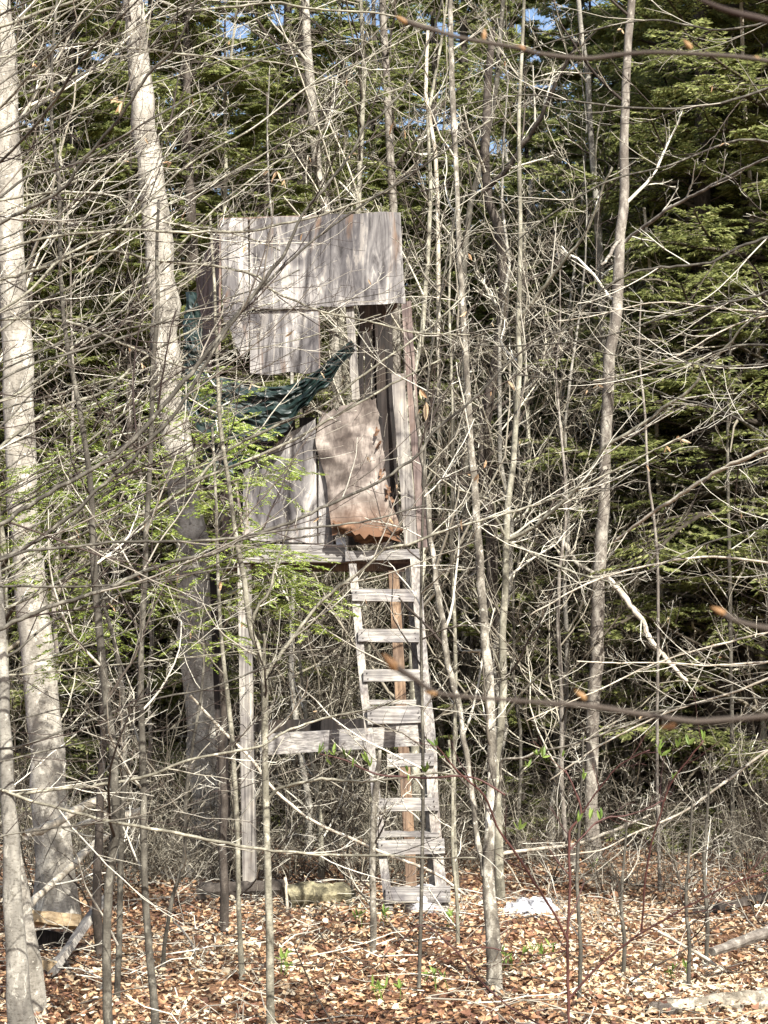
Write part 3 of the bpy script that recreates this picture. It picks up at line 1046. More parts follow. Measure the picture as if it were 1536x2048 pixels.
T('bare_tree', 'mottled pale and dark trunk rising from the leaf litter right of the ladder', 'tree',
  [(992, 1992, 15), (988, 1900, 14), (980, 1816, 14), (976, 1750, 12), (977, 1666, 10), (984, 1516, 9.5), (978, 1366, 10), (970, 1283, 9), (960, 1133, 8.5), (953, 1040, 8), (950, 983, 7.5), (940, 858, 6.5), (932, 713, 6.5), (928, 650, 6), (918, 500, 5.5), (913, 350, 5), (905, 200, 6), (900, 0, 5), (900, -50, 5)],
  ground_Y(1992) + .05, 'mottled', Y2=10.6, k=46, sides=12, lump=.05, br=(14, .8, .15, 1), top_extra=1.5, flare=1.15,
  branches=[([(970, 1755, 8), (958, 1690, 7), (946, 1600, 7), (936, 1540, 7), (922, 1430, 7.5), (908, 1370, 8), (893, 1310, 8.5), (878, 1200, 8.5), (862, 1080, 8), (846, 930, 7), (836, 850, 6), (826, 760, 4)], 9.4, 10.2, 7),
            ([(982, 1640, 3), (1000, 1560, 3), (1003, 1521, 3), (1048, 1516, 3), (1078, 1501, 3), (1118, 1496, 3), (1183, 1476, 3), (1268, 1446, 2.5), (1330, 1420, 2)], 9.4, 8.7, 6)])
T('bare_tree', 'dead trunk with a broken pale top leaning above the middle of the picture', 'tree',
  [(1000, 1640, 12), (990, 1400, 12), (985, 1150, 12), (980, 1040, 13), (968, 950, 13), (962, 870, 12), (985, 760, 11), (1003, 650, 11), (1008, 540, 10), (998, 460, 10), (975, 390, 9), (972, 300, 10), (974, 200, 9), (985, 60, 6)],
  17.0, 'dark_bark', k=34, lump=.05, rmin=.0026, br=(9, 1.2, .3, .9),
  branches=[([(963, 385, 6), (1003, 350, 6.5), (1038, 300, 6.5), (1063, 265, 6), (1088, 220, 6), (1113, 165, 5), (1138, 115, 5), (1163, 70, 4)], 16.5, 15.5, 6)])
T('bare_tree', 'slender straight sapling just left of the middle right pair', 'tree',
  [(912, 1745, 4.5), (908, 1600, 4), (911, 1400, 4), (909, 1250, 4), (903, 1100, 4), (905, 983, 4), (906, 850, 3.5), (903, 733, 3), (898, 600, 2.5), (905, 450, 2)],
  14.3, 'pale_sapling', lump=.03, br=(9, .8, .1, 1))
T('bare_tree', 'thin brown sapling halfway between the ladder and the tall brown trunk', 'tree',
  [(1070, 1668, 7), (1072, 1520, 6), (1060, 1333, 5), (1058, 1200, 5), (1060, 1040, 4.5), (1058, 933, 4.5), (1053, 783, 4), (1046, 640, 3.5), (1050, 450, 3)],
  18, 'pale_sapling', lump=.03, br=(10, 1.1, .2, 1), rmin=.0026)
T('bare_tree', 'thick dim trunk far back in the thicket right of centre', 'tree',
  [(1088, 1640, 12), (1080, 1466, 11), (1074, 1366, 10), (1040, 1250, 9), (1035, 1150, 9), (1040, 1000, 8)], 21, 'beech_grey', lump=.03, top_extra=4, rmin=.003, br=(6, 1.2, .4, 1))
T('bare_tree', 'thin upright sapling near the right edge of the picture', 'tree',
  [(1466, 1690, 5), (1465, 1560, 4), (1463, 1416, 4), (1460, 1200, 4), (1457, 1033, 3.5), (1455, 850, 3), (1462, 650, 2.5)], 15.8, 'sapling', lump=.03, br=(12, 1.0, .1, 1))
T('bare_tree', 'long whip thin sapling right of the tall brown trunk', 'tree',
  [(1318, 1720, 3.5), (1314, 1500, 3), (1316, 1250, 3), (1313, 1083, 3), (1296, 950, 2.5), (1290, 830, 2.5), (1278, 708, 2), (1282, 600, 1.5)], 13.8, 'cherry', lump=.02, br=(8, .7, .15, 1))
T('bare_tree', 'thin white barked sapling in front of the green wall at upper right', 'tree',
  [(1530, 1640, 6), (1524, 1200, 5.5), (1518, 800, 5), (1511, 600, 5), (1507, 500, 5), (1499, 350, 4.5), (1489, 200, 4), (1483, 40, 4), (1480, -40, 3)], 17.0, 'dead', lump=.05, rmin=.0026, br=(10, 1.0, .3, 1))
T('bare_tree', 'short pale dead snag in front of the green wall of hemlocks', 'tree',
  [(1330, 1655, 5), (1322, 1200, 4.5), (1312, 800, 4), (1307, 650, 4), (1299, 525, 3.5), (1288, 415, 3)], 17.3, 'dead', lump=.06, rmin=.0026, br=(8, .9, .3, 1))
T('bare_tree', 'pale trunk showing above the left part of the blind roof', 'tree',
  [(700, 1620, 13), (680, 1000, 12), (664, 600, 11), (652, 430, 10), (640, 360, 10), (626, 300, 10), (628, 240, 11), (620, 150, 10), (612, 30, 9), (610, -40, 9)], 19.5, 'beech', lump=.04, top_extra=2, rmin=.003, br=(12, 1.8, .5, 1))
T('bare_tree', 'grey brown trunk showing above the right part of the blind roof', 'tree',
  [(806, 1600, 11), (800, 1100, 10), (790, 600, 9), (784, 380, 9), (776, 250, 8), (770, 100, 8), (764, -40, 7)], 20.5, 'cherry', lump=.04, top_extra=2, rmin=.003, br=(12, 1.8, .5, 1))
T('bare_tree', 'slim crooked pale trunk between the two trunks above the roof', 'tree',
  [(720, 1600, 8), (712, 900, 7), (706, 600, 7), (698, 430, 6.5), (690, 300, 6.5), (692, 220, 5.5), (684, 100, 5)], 21.5, 'pale_sapling', lump=.04, top_extra=3, rmin=.003, br=(12, 1.6, .4, 1))
T('bare_tree', 'thin crooked pale sapling in the sky gap right of the roof', 'tree',
  [(884, 1600, 6), (880, 1000, 5), (876, 480, 4.5), (872, 330, 4.5), (866, 270, 4), (852, 190, 4), (856, 60, 3)], 19.0, 'dead', lump=.05, rmin=.0028, br=(12, 1.3, .4, 1))
T('bare_tree', 'leafless tree with dark twin stems up in the middle top', 'tree',
  [(930, 1600, 9), (930, 900, 8), (925, 600, 7), (940, 420, 6), (960, 330, 6), (985, 230, 5), (1000, 80, 5), (1010, -50, 4)], 18.5, 'sapling', lump=.04, rmin=.0028, br=(12, 1.4, .4, 1))

# the saplings in the left foreground
T('beech_sapling', 'long dark sapling stem running full height left of the blind', 'sapling',
  [(216, 2075, 10), (214, 1916, 9), (216, 1790, 9), (231, 1640, 9), (227, 1516, 8.5), (209, 1366, 8), (198, 1250, 7.5), (187, 1133, 7), (183, 983, 6), (165, 858, 5.5), (150, 770, 5), (133, 683, 4.5), (124, 600, 4), (120, 500, 4), (117, 350, 4), (103, 250, 3.5), (106, 90, 3), (120, -50, 2.5)],
  7.9, 'sapling', k=48, lump=.03, br=(12, .9, .2, 1), flare=1.1)
T('beech_sapling', 'grey sapling stem second from the left in the foreground', 'sapling',
  [(312, 2075, 9), (309, 2000, 8), (299, 1916, 7.5), (289, 1760, 7), (286, 1566, 7), (281, 1366, 6.5), (285, 1250, 6), (291, 1100, 5.5), (297, 980, 5.5), (303, 850, 5), (306, 733, 5), (316, 600, 4.5), (313, 520, 3.5), (318, 400, 3)],
  8.0, 'sapling', k=44, lump=.03, br=(12, .9, .2, 1), flare=1.1)
T('beech_sapling', 'forked pale sapling standing in front of the left post of the blind', 'sapling',
  [(540, 2050, 8.5), (541, 1960, 8), (538, 1816, 7.5), (533, 1666, 7), (531, 1541, 7), (529, 1400, 7), (528, 1345, 7), (519, 1298, 6), (501, 1258, 6), (488, 1158, 5.5), (470, 1058, 5), (455, 950, 4), (441, 858, 4), (434, 708, 3.5), (428, 560, 3), (420, 430, 2.5)],
  8.5, 'pale_sapling', k=48, lump=.03, br=(9, .7, .3, 1), flare=1.15,
  branches=[([(530, 1350, 5), (548, 1325, 4.5), (565, 1303, 4.5), (625, 1223, 4), (665, 1185, 4), (700, 1158, 4), (738, 1130, 3.5), (768, 1098, 3.5), (818, 1088, 3.5), (868, 1068, 3.5), (933, 1048, 3), (1008, 1028, 3), (1070, 1010, 3), (1133, 985, 3), (1200, 955, 2.5), (1280, 915, 2.5), (1370, 870, 2)], 8.5, 8.8, 14),
            ([(528, 1345, 5), (529, 1310, 4.5), (528, 1268, 4)], 8.5, 8.45, 0),
            ([(502, 1255, 4), (515, 1215, 3.5), (540, 1180, 3.5), (550, 1133, 3), (562, 1100, 2.5), (580, 1040, 2)], 8.5, 8.4, 5),
            ([(535, 1600, 5), (542, 1593, 4), (560, 1576, 3.5), (600, 1566, 3.5), (650, 1558, 3.5), (725, 1563, 3), (800, 1555, 3), (860, 1546, 3), (915, 1550, 2.5)], 8.5, 8.3, 6)])
T('beech_sapling', 'thin pale sapling just left of the forked one', 'sapling',
  [(484, 1962, 5.5), (478, 1816, 5), (475, 1666, 5), (467, 1516, 5), (455, 1391, 4.5), (443, 1283, 4), (436, 1158, 3.5), (432, 1000, 3), (424, 850, 2.5)],
  9.6, 'pale_sapling', lump=.03, br=(10, .7, .1, 1))
T('beech_sapling', 'bent thin sapling curving up between the foreground stems', 'sapling',
  [(326, 1945, 4.5), (332, 1866, 4), (346, 1791, 4), (368, 1720, 4), (371, 1616, 4), (378, 1541, 3.5), (392, 1450, 3), (402, 1391, 3), (410, 1300, 2.5)],
  9.8, 'sapling', lump=.03, br=(9, .7, .1, 1))
T('beech_sapling', 'slender stem standing beside the long dark sapling', 'sapling',
  [(240, 1800, 6), (245, 1640, 5.5), (249, 1480, 5), (243, 1366, 5), (228, 1280, 4.5), (205, 1200, 4), (196, 1130, 4)],
  9.0, 'sapling', lump=.03, br=(8, .7, .1, 1))
T('beech_sapling', 'pale barked stem with a dark foot in front of the ladder', 'sapling',
  [(745, 1918, 7), (746, 1830, 6.5), (745, 1716, 6.5), (748, 1640, 7), (752, 1581, 7), (760, 1500, 3)],
  10.3, 'mottled', lump=.05, br=(7, .5, .2, 1))
T('beech_sapling', 'short pale sapling between the posts under the blind', 'sapling',
  [(642, 1745, 6.5), (640, 1640, 5.5), (630, 1556, 5), (612, 1430, 4), (600, 1330, 3), (590, 1240, 2.5)], ground_Y(1745), 'pale_sapling', lump=.04, br=(9, .8, .15, 1))
T('beech_sapling', 'thin stem rising just right of the ladder foot', 'sapling',
  [(916, 1900, 4), (914, 1800, 3.5), (905, 1700, 3.5), (905, 1580, 3), (898, 1480, 2.5)], 10.6, 'pale_sapling', lump=.03, br=(6, .5, .1, 1))
for px, py, h, lb in ((1412, 1935, 330, 'thin stem among the litter at lower right, taller of the two'), (1376, 1985, 300, 'thin twiggy stem nearest the bleached log'),
                      (1246, 1960, 260, 'thin dry stem in the open litter at lower right'), (1158, 2010, 420, 'grey stem rising close to the red stemmed shrub')):
    T('beech_sapling', lb, 'sapling', [(px, py, 4.5), (px + 3, py - h * .3, 4), (px - 4, py - h * .6, 3.5), (px + 4, py - h, 2.5), (px + 9, py - h * 1.3, 2)], ground_Y(py), 'sapling', lump=.03, br=(7, .4, .15, 1))

# saplings whose trunks stand just outside the left edge; their branches sweep across the picture
LB = [
    # (pixels base -> tip, depth start, depth end, twigs)
    ([(-60, 385, 4.5), (0, 325, 4), (85, 235, 4), (145, 145, 4), (190, 90, 3.5), (270, 5, 3), (330, -60, 2.5)], 6.2, 5.6, 6),
    ([(-60, 480, 5), (40, 425, 5), (125, 378, 4.5), (165, 325, 4.5), (215, 265, 4.5), (260, 205, 4.5), (295, 150, 4.5), (350, 95, 4), (380, 30, 3.5), (400, -30, 3)], 6.6, 6.2, 10),
    ([(-60, 420, 3.5), (0, 395, 3.5), (60, 350, 3.5), (150, 330, 3), (240, 275, 3), (380, 195, 3), (500, 130, 2.5), (620, 90, 2)], 7.0, 7.5, 10),
    ([(-60, 1150, 5.5), (0, 1118, 5), (70, 1083, 5), (150, 1023, 5), (185, 988, 4.5), (250, 933, 4.5), (300, 878, 4.5), (350, 828, 4.5), (400, 748, 4.5), (450, 665, 4.5), (500, 600, 4.5), (540, 545, 5), (575, 500, 4.5), (600, 435, 4), (650, 375, 4), (700, 310, 3.5), (730, 255, 3.5), (768, 225, 3.5), (818, 160, 3), (863, 70, 3), (885, 0, 2.5)], 7.2, 7.4, 16),
    ([(-60, 1085, 6), (0, 1050, 5.5), (60, 1010, 5.5), (120, 975, 5.5), (185, 938, 5.5), (235, 905, 5.5), (280, 868, 6), (330, 810, 6), (380, 748, 6), (430, 685, 5.5), (490, 608, 5), (560, 540, 3.5), (640, 470, 3), (740, 400, 3), (850, 330, 2.5), (960, 250, 2)], 7.0, 7.6, 14),
    ([(-60, 660, 3.5), (0, 620, 3.5), (50, 590, 3.5), (125, 515, 3.5), (200, 478, 3.5), (250, 450, 3.5), (280, 425, 3), (350, 350, 3), (425, 300, 3), (500, 260, 3), (600, 185, 3), (675, 145, 2.5), (768, 100, 2.5), (860, 50, 2)], 7.6, 8.2, 14),
    ([(-60, 410, 3.5), (0, 400, 3.5), (100, 385, 3.5), (200, 388, 3), (250, 400, 3), (300, 435, 3), (360, 450, 3), (450, 462, 2.5), (560, 500, 2)], 8.2, 8.8, 9),
    ([(-60, 575, 4), (0, 560, 4), (100, 530, 4), (175, 505, 3.5), (250, 505, 3.5), (300, 520, 3.5), (360, 525, 3.5), (425, 532, 3.5), (475, 540, 3.5), (520, 555, 3.5), (550, 585, 3), (600, 605, 3), (650, 625, 3), (750, 645, 2.5), (830, 665, 2.5), (940, 670, 2)], 8.0, 8.8, 13),
    ([(-60, 645, 4), (0, 640, 3.5), (90, 638, 3.5), (175, 655, 3.5), (250, 690, 3.5), (330, 720, 3), (390, 740, 2.5), (470, 745, 2)], 8.0, 8.2, 8),
    ([(-60, 515, 3.5), (0, 500, 3.5), (120, 470, 3.5), (275, 460, 3.5), (350, 465, 3.5), (425, 463, 3.5), (500, 462, 3.5), (550, 450, 3.5), (625, 435, 3), (700, 410, 3), (768, 385, 3), (850, 330, 2.5), (980, 240, 2)], 7.4, 8.2, 12),
    ([(-60, 130, 3), (0, 115, 3), (160, 87, 3), (250, 95, 3), (370, 108, 3), (430, 115, 3), (550, 125, 2.5), (640, 148, 2)], 8.4, 8.8, 9),
    ([(250, -30, 4), (310, 0, 4), (375, 20, 3.5), (450, 15, 3.5), (550, 5, 3.5), (600, 15, 3.5), (650, 20, 3), (768, 28, 3), (880, 60, 2)], 8.0, 8.4, 9),
    ([(-60, 1180, 3.5), (60, 1110, 3.5), (150, 1075, 3.5), (225, 1038, 4), (300, 1023, 4), (350, 988, 4), (425, 948, 4), (475, 928, 4), (525, 908, 4), (600, 873, 4), (650, 843, 4), (720, 805, 3.5), (800, 760, 3), (880, 720, 2.5)], 8.6, 9.3, 12),
    ([(-40, 1240, 4), (80, 1185, 4), (200, 1110, 4), (270, 1060, 4), (320, 1013, 4), (400, 953, 4), (450, 903, 4), (550, 853, 4), (640, 815, 3.5), (700, 770, 3.5), (768, 720, 3), (860, 655, 2.5), (940, 580, 2)], 8.8, 9.4, 12),
    ([(-60, 930, 4.5), (0, 893, 4.5), (50, 853, 4.5), (100, 823, 4), (150, 803, 4), (210, 783, 4), (250, 748, 4), (300, 708, 3.5), (350, 680, 3.5), (400, 650, 3), (480, 600, 2.5)], 8.0, 8.6, 10),
    ([(-60, 1285, 5), (0, 1258, 5), (50, 1233, 5), (100, 1213, 5), (200, 1183, 5), (275, 1148, 5), (350, 1123, 4.5), (425, 1108, 4.5), (475, 1083, 4.5), (540, 1058, 4.5), (600, 1038, 4), (650, 1013, 4), (768, 958, 4), (800, 935, 4), (840, 905, 4), (868, 863, 4), (910, 830, 3.5), (958, 788, 3.5), (1008, 733, 3), (1080, 680, 2.5), (1180, 640, 2)], 7.0, 7.6, 16),
    ([(-60, 1135, 4), (0, 1120, 3.5), (50, 1103, 3.5), (100, 1098, 3.5), (200, 1088, 3.5), (275, 1083, 3.5), (360, 1083, 3.5), (450, 1078, 3.5), (550, 1063, 3), (650, 1053, 3), (740, 1040, 2.5), (850, 1010, 2)], 7.0, 7.2, 11),
    ([(-60, 1173, 3), (0, 1173, 3), (150, 1173, 3), (250, 1168, 3), (300, 1163, 2.5), (400, 1145, 2.5), (500, 1130, 2)], 7.3, 7.5, 8),
    ([(-60, 1610, 4), (0, 1600, 4), (60, 1585, 4), (190, 1571, 4), (250, 1561, 4), (300, 1551, 4), (375, 1521, 3.5), (450, 1506, 3.5), (525, 1491, 3.5), (575, 1461, 3), (650, 1436, 3), (725, 1421, 2.5), (800, 1400, 2)], 7.6, 8.2, 12),
    ([(-60, 1560, 3.5), (60, 1600, 3.5), (200, 1638, 4), (295, 1656, 4), (400, 1676, 4), (500, 1696, 4), (600, 1706, 3.5), (700, 1711, 3.5), (768, 1711, 3), (860, 1716, 2.5), (950, 1716, 2)], 7.4, 7.8, 11),
    ([(-60, 770, 3), (0, 760, 3), (60, 730, 3), (160, 700, 3), (260, 670, 3), (380, 620, 2.5), (520, 575, 2), (600, 540, 2)], 7.4, 7.9, 9),
    ([(-60, 1000, 3), (0, 985, 3), (80, 940, 3), (180, 880, 3), (280, 800, 3), (360, 720, 2.5), (460, 640, 2), (560, 600, 2)], 8.2, 8.5, 9),
    ([(-60, 60, 3.5), (0, 30, 3.5), (80, -10, 3), (140, -50, 3)], 6.8, 6.6, 4),
    ([(-60, 255, 3.5), (0, 215, 3.5), (60, 150, 3.5), (130, 75, 3), (200, 10, 3), (250, -50, 2.5)], 7.2, 6.9, 7),
    ([(-60, 300, 4), (20, 250, 4), (110, 190, 4), (200, 125, 3.5), (310, 60, 3), (400, 0, 2.5), (460, -50, 2)], 7.8, 8.0, 9),
    ([(-60, 1340, 3.5), (20, 1310, 3.5), (110, 1240, 3), (230, 1190, 3), (380, 1150, 2.5), (520, 1090, 2.5), (640, 1070, 2)], 8.3, 8.6, 9),
    ([(-60, 1505, 3), (50, 1490, 3), (180, 1440, 3), (300, 1400, 2.5), (440, 1370, 2.5), (600, 1300, 2)], 7.8, 8.4, 9),
    ([(-60, 820, 3.5), (30, 790, 3.5), (120, 720, 3), (230, 600, 3), (330, 520, 3), (450, 400, 2.5), (560, 320, 2.5), (680, 260, 2)], 8.0, 8.6, 11),
    ([(-60, 700, 3), (60, 620, 3), (180, 545, 3), (320, 420, 3), (420, 370, 2.5), (560, 290, 2.5), (700, 215, 2), (820, 170, 2)], 8.4, 8.9, 11),
]
trunks = [
    ('dark sapling just outside the left edge with long brown branches sweeping over the picture', -75, 7.0, (0, 3, 4, 15, 16, 17, 22), 'sapling'),
    ('pale sapling just outside the left edge with whitish branches across the roof of the blind', -95, 7.9, (5, 7, 8, 9, 14, 18, 21, 23, 27, 19), 'pale_sapling'),
    ('grey sapling beyond the left edge with fine upward branches at the upper left', -120, 7.1, (1, 2, 20, 24, 26, 25), 'sapling'),
    ('pale slim sapling beyond the left edge with curved white branches before the blind', -150, 8.7, (6, 10, 11, 12, 13, 28), 'pale_sapling'),
]
ar = random.Random(21)
for j in range(34):
    # more fine branches of the same saplings, rising to the right
    x0, y0 = -70, (ar.uniform(-50, 1750) if j % 3 else ar.uniform(100, 800))
    a_ = math.radians(ar.uniform(16, 42)) if y0 < 1300 else math.radians(ar.uniform(4, 22))
    L_ = ar.uniform(350, 1000)
    pts_, x_, y_ = [], x0, y0
    n_ = 9
    for q_ in range(n_):
        pts_.append((x_, y_, ar.uniform(2.0, 2.9) * (1 - .5 * q_ / n_)))
        x_ += L_ / n_ * math.cos(a_)
        y_ -= L_ / n_ * math.sin(a_)
        a_ += ar.gauss(-.005, .06)
    yy_ = ar.uniform(7.2, 9.0)
    LB.append((pts_, yy_, yy_ + ar.uniform(-.4, .9), int(4 + L_ / 90)))
    t_ = trunks[j % 4]
    trunks[j % 4] = (t_[0], t_[1], t_[2], tuple(t_[3]) + (len(LB) - 1,), t_[4])
for label, px, yy, idx, ma in trunks:
    py = CY + F * math.tan(PITCH + math.atan(1.6 / yy))
    pts = [(px, py, 14), (px + 4, py - 500, 12), (px - 6, py - 1000, 10), (px + 8, py - 1500, 8), (px + 2, py - 2300, 5)]
    brs = []
    for i in idx:
        l, a_, b_, nn_ = LB[i]
        l = [(px, l[0][1] + (l[0][0] - px) * .35, l[0][2] * 1.3)] + list(l[0:]) if l[0][0] > px + 15 else list(l)
        brs.append((l, yy + (a_ - yy) * .5, b_, max(2, int(nn_ * .8))))
    T('beech_sapling', label, 'sapling', pts, yy, ma, k=30, branches=brs, lump=.03,
      twig='twig_dark' if ma == 'sapling' else 'twig')

# saplings outside the right edge
RB = [
    ([(1600, 860, 5), (1536, 898, 5), (1453, 933, 5), (1393, 968, 5), (1348, 998, 5), (1308, 1023, 4.5), (1268, 1053, 4), (1228, 1083, 3)], 12.5, 13.5, 5),
    ([(1600, 455, 4), (1536, 475, 4), (1468, 500, 4), (1418, 525, 3.5), (1318, 535, 3.5), (1268, 545, 3), (1218, 570, 3), (1160, 620, 2.5), (1090, 690, 2)], 10.5, 11.5, 8),
    ([(1600, 1470, 3.5), (1536, 1501, 3.5), (1468, 1551, 3.5), (1393, 1606, 3), (1343, 1636, 3), (1268, 1666, 2.5), (1200, 1700, 2), (1100, 1712, 2)], 11.5, 12.2, 9),
    ([(1600, 150, 3.5), (1500, 190, 3.5), (1380, 215, 3), (1250, 215, 3), (1140, 200, 2.5), (1040, 190, 2), (900, 215, 2)], 10.5, 11.2, 10),
    ([(1600, 1140, 3), (1500, 1120, 3), (1400, 1115, 3), (1300, 1130, 2.5), (1180, 1165, 2.5), (1060, 1230, 2)], 11.5, 12.2, 8),
    ([(1600, 700, 3), (1490, 690, 3), (1380, 720, 2.5), (1250, 760, 2.5), (1130, 760, 2), (1000, 745, 2)], 11.5, 12.2, 9),
    ([(1600, 560, 3), (1480, 600, 3), (1360, 625, 2.5), (1220, 670, 2.5), (1080, 690, 2), (930, 690, 2)], 11.8, 12.2, 9),
    ([(1600, 1330, 3), (1480, 1380, 3), (1350, 1420, 2.5), (1220, 1480, 2.5), (1100, 1560, 2)], 12, 12.6, 8),
    ([(1600, 30, 3), (1450, 60, 3), (1300, 40, 2.5), (1150, 70, 2.5), (1000, 120, 2)], 11, 11.6, 9),
    ([(1600, 300, 3), (1480, 280, 3), (1340, 330, 2.5), (1200, 370, 2.5), (1060, 460, 2), (960, 560, 2)], 11, 11.6, 9),
]
for j in range(8):
    x0, y0 = 1610, ar.uniform(-50, 1750)
    a_ = math.radians(ar.uniform(-22, 24))
    L_ = ar.uniform(300, 800)
    pts_, x_, y_ = [], x0, y0
    n_ = 8
    for q_ in range(n_):
        pts_.append((x_, y_, ar.uniform(2.2, 3.1) * (1 - .45 * q_ / n_)))
        x_ -= L_ / n_ * math.cos(a_)
        y_ -= L_ / n_ * math.sin(a_)
        a_ += ar.gauss(.0, .10)
    yy_ = ar.uniform(10.2, 12.4)
    RB.append((pts_, yy_, yy_ + ar.uniform(-.4, .9), int(4 + L_ / 90)))
for label, px, yy, idx, ma in (('pale sapling beyond the right edge with a bright branch slanting to the tall brown trunk', 1620, 12.2, (0, 2, 4, 7) + tuple(range(10, 18, 2)), 'dead'),
                               ('dark sapling beyond the right edge with fine arching branches over the green wall', 1650, 11.2, (1, 3, 5, 6, 8, 9) + tuple(range(11, 18, 2)), 'sapling')):
    py = CY + F * math.tan(PITCH + math.atan(1.6 / yy))
    pts = [(px, py, 13), (px + 4, py - 500, 11), (px - 6, py - 1000, 9), (px + 8, py - 1500, 7), (px + 2, py - 2000, 5)]
    brs = []
    for i in idx:
        l, a_, b_, nn_ = RB[i]
        brs.append(([(px, l[0][1] + 15, l[0][2] * 1.2)] + l, yy, b_, nn_))
    T('beech_sapling', label, 'sapling', pts, yy, ma, k=30, branches=brs, lump=.03)

# dead limbs
def lone_limb(name, label, cat, pts, y0, y1, material, nsub=0, sides=8):
    w = world_line(pts, y0, y1)
    s = resample(w, max(12, len(pts) * 4))
    root = thing(name, label, cat, w[0, :3])
    mb = MB()
    pp = s[:, :3] + rng.normal(size=s[:, :3].shape) * s[:, 3:4] * .15
    Rn = np.maximum(s[:, 3] * (1 + rng.normal(size=len(s)) * .06), .001)
    tubes(mb, pp[None], Rn[None], sides, cap=True)
    mb.build('limb', M[material], root, w[0, :3])
    if nsub:
        tw = MB()
        p1, r1 = grow(pp[None], Rn[None], nsub, .45, (30, 65), 6, .03, .15, .1, 1, .3, .0018, .5, .3, relative=False)
        tubes(tw, p1, r1, 4)
        p2, r2 = grow(p1, r1, 4, .45, (25, 55), 4, .03, .18, rmin=.0015)
        tubes(tw, p2, r2, 3)
        o = tw.build('twigs', M['twig'], root, w[0, :3])
        o['kind'] = 'stuff'
    return root


lone_limb('dead_limb', 'bleached broken limb slanting down right from the tall brown trunk', 'limb',
          [(1203, 1148, 5), (1222, 1165, 6.5), (1250, 1195, 6), (1268, 1222, 6), (1285, 1240, 5), (1298, 1275, 5.5), (1318, 1300, 5), (1345, 1332, 4.5), (1374, 1364, 4)], 15.0, 14.6, 'dead', 4)
lone_limb('dead_limb', 'dim broken stub pointing up left behind the tall brown trunk', 'limb',
          [(1200, 1150, 4), (1172, 1138, 4.5), (1150, 1122, 5), (1138, 1100, 5.5), (1124, 1082, 5.5), (1112, 1066, 6), (1104, 1052, 5)], 15.6, 16.0, 'mottled', 2)
lone_limb('fallen_branch', 'pale fallen branch propped against the leaning beech, upper one', 'branch',
          [(52, 1672, 9), (100, 1650, 9), (160, 1618, 9), (208, 1594, 8)], 11.2, 11.6, 'dead', 3)
lone_limb('fallen_branch', 'pale fallen branch lying just under the propped one', 'branch',
          [(150, 1655, 6), (190, 1640, 8), (220, 1635, 9), (262, 1628, 8), (290, 1618, 6)], 11.6, 12.3, 'dead', 3)
lone_limb('fallen_branch', 'crooked fallen branch rising from the leaves beside the beech foot', 'branch',
          [(40, 1905, 5), (48, 1830, 6), (85, 1785, 7), (130, 1745, 7), (175, 1700, 8), (212, 1670, 7)], 9.6, 11.5, 'dead', 5)
lone_limb('fallen_branch', 'thin white stick poking out of the litter under the beam', 'branch',
          [(574, 1840, 3), (573, 1790, 3), (571, 1755, 3)], 12.3, 12.3, 'dead', 0)
lone_limb('fallen_branch', 'long pale stick leaning from the litter to the ladder foot', 'branch',
          [(460, 1990, 3), (400, 1930, 3.5), (440, 1955, 3), (350, 1800, 2.5)][:2] + [(380, 1880, 2.5), (345, 1840, 2)], 10, 10.6, 'dead', 2)
lone_limb('fallen_branch', 'pale dry stick slanting down over the litter at lower right', 'branch',
          [(1310, 1858, 2.5), (1350, 1882, 3), (1400, 1910, 3.5), (1446, 1940, 2.5)], 10.0, 9.6, 'dead', 1)
lone_limb('fallen_branch', 'long whitish stick crossing low from the forked sapling to the right', 'branch',
          [(380, 1391, 2.5), (450, 1466, 3), (500, 1516, 3), (550, 1581, 3), (625, 1641, 3), (700, 1676, 3), (768, 1706, 3), (868, 1746, 3), (930, 1790, 2.5)], 10.6, 10.9, 'dead', 8)
lone_limb('fallen_branch', 'sheaf like dead branch lying behind the mottled trunk', 'branch',
          [(985, 1712, 3.5), (1050, 1700, 3.5), (1150, 1688, 3), (1230, 1660, 3), (1300, 1630, 2)], 13.6, 14.4, 'dead', 14)


def log(name, label, p0, p1, r0, r1, material, seg=14, sides=14, wob=.05):
    root_loc = np.array([p0[0], p0[1], p0[2]])
    s = np.linspace(0, 1, seg)[:, None]
    pp = p0 + (p1 - p0) * s + rng.normal(size=(seg, 3)) * r0 * .06
    Rn = (r0 + (r1 - r0) * s[:, 0]) * (1 + rng.normal(size=seg) * .03)
    mb = MB()
    tubes(mb, pp[None], Rn[None], sides, cap=True)
    V = mb.v[0]
    ctr = np.repeat(pp, sides, 0)
    ridges = np.tile(rng.normal(size=sides) * wob, seg)[:, None]
    mb.v[0] = ctr + (V - ctr) * (1 + ridges + rng.normal(size=(len(V), 1)) * wob * .5)
    o = mb.build(name, M[material], None, root_loc, smooth_=False)
    tag(o, label, 'log')
    return o


def on_ground(px, Yd, lift):
    x = (px - CX) / F * Yd
    return np.array([x, Yd, float(gz(x, Yd)) + lift])


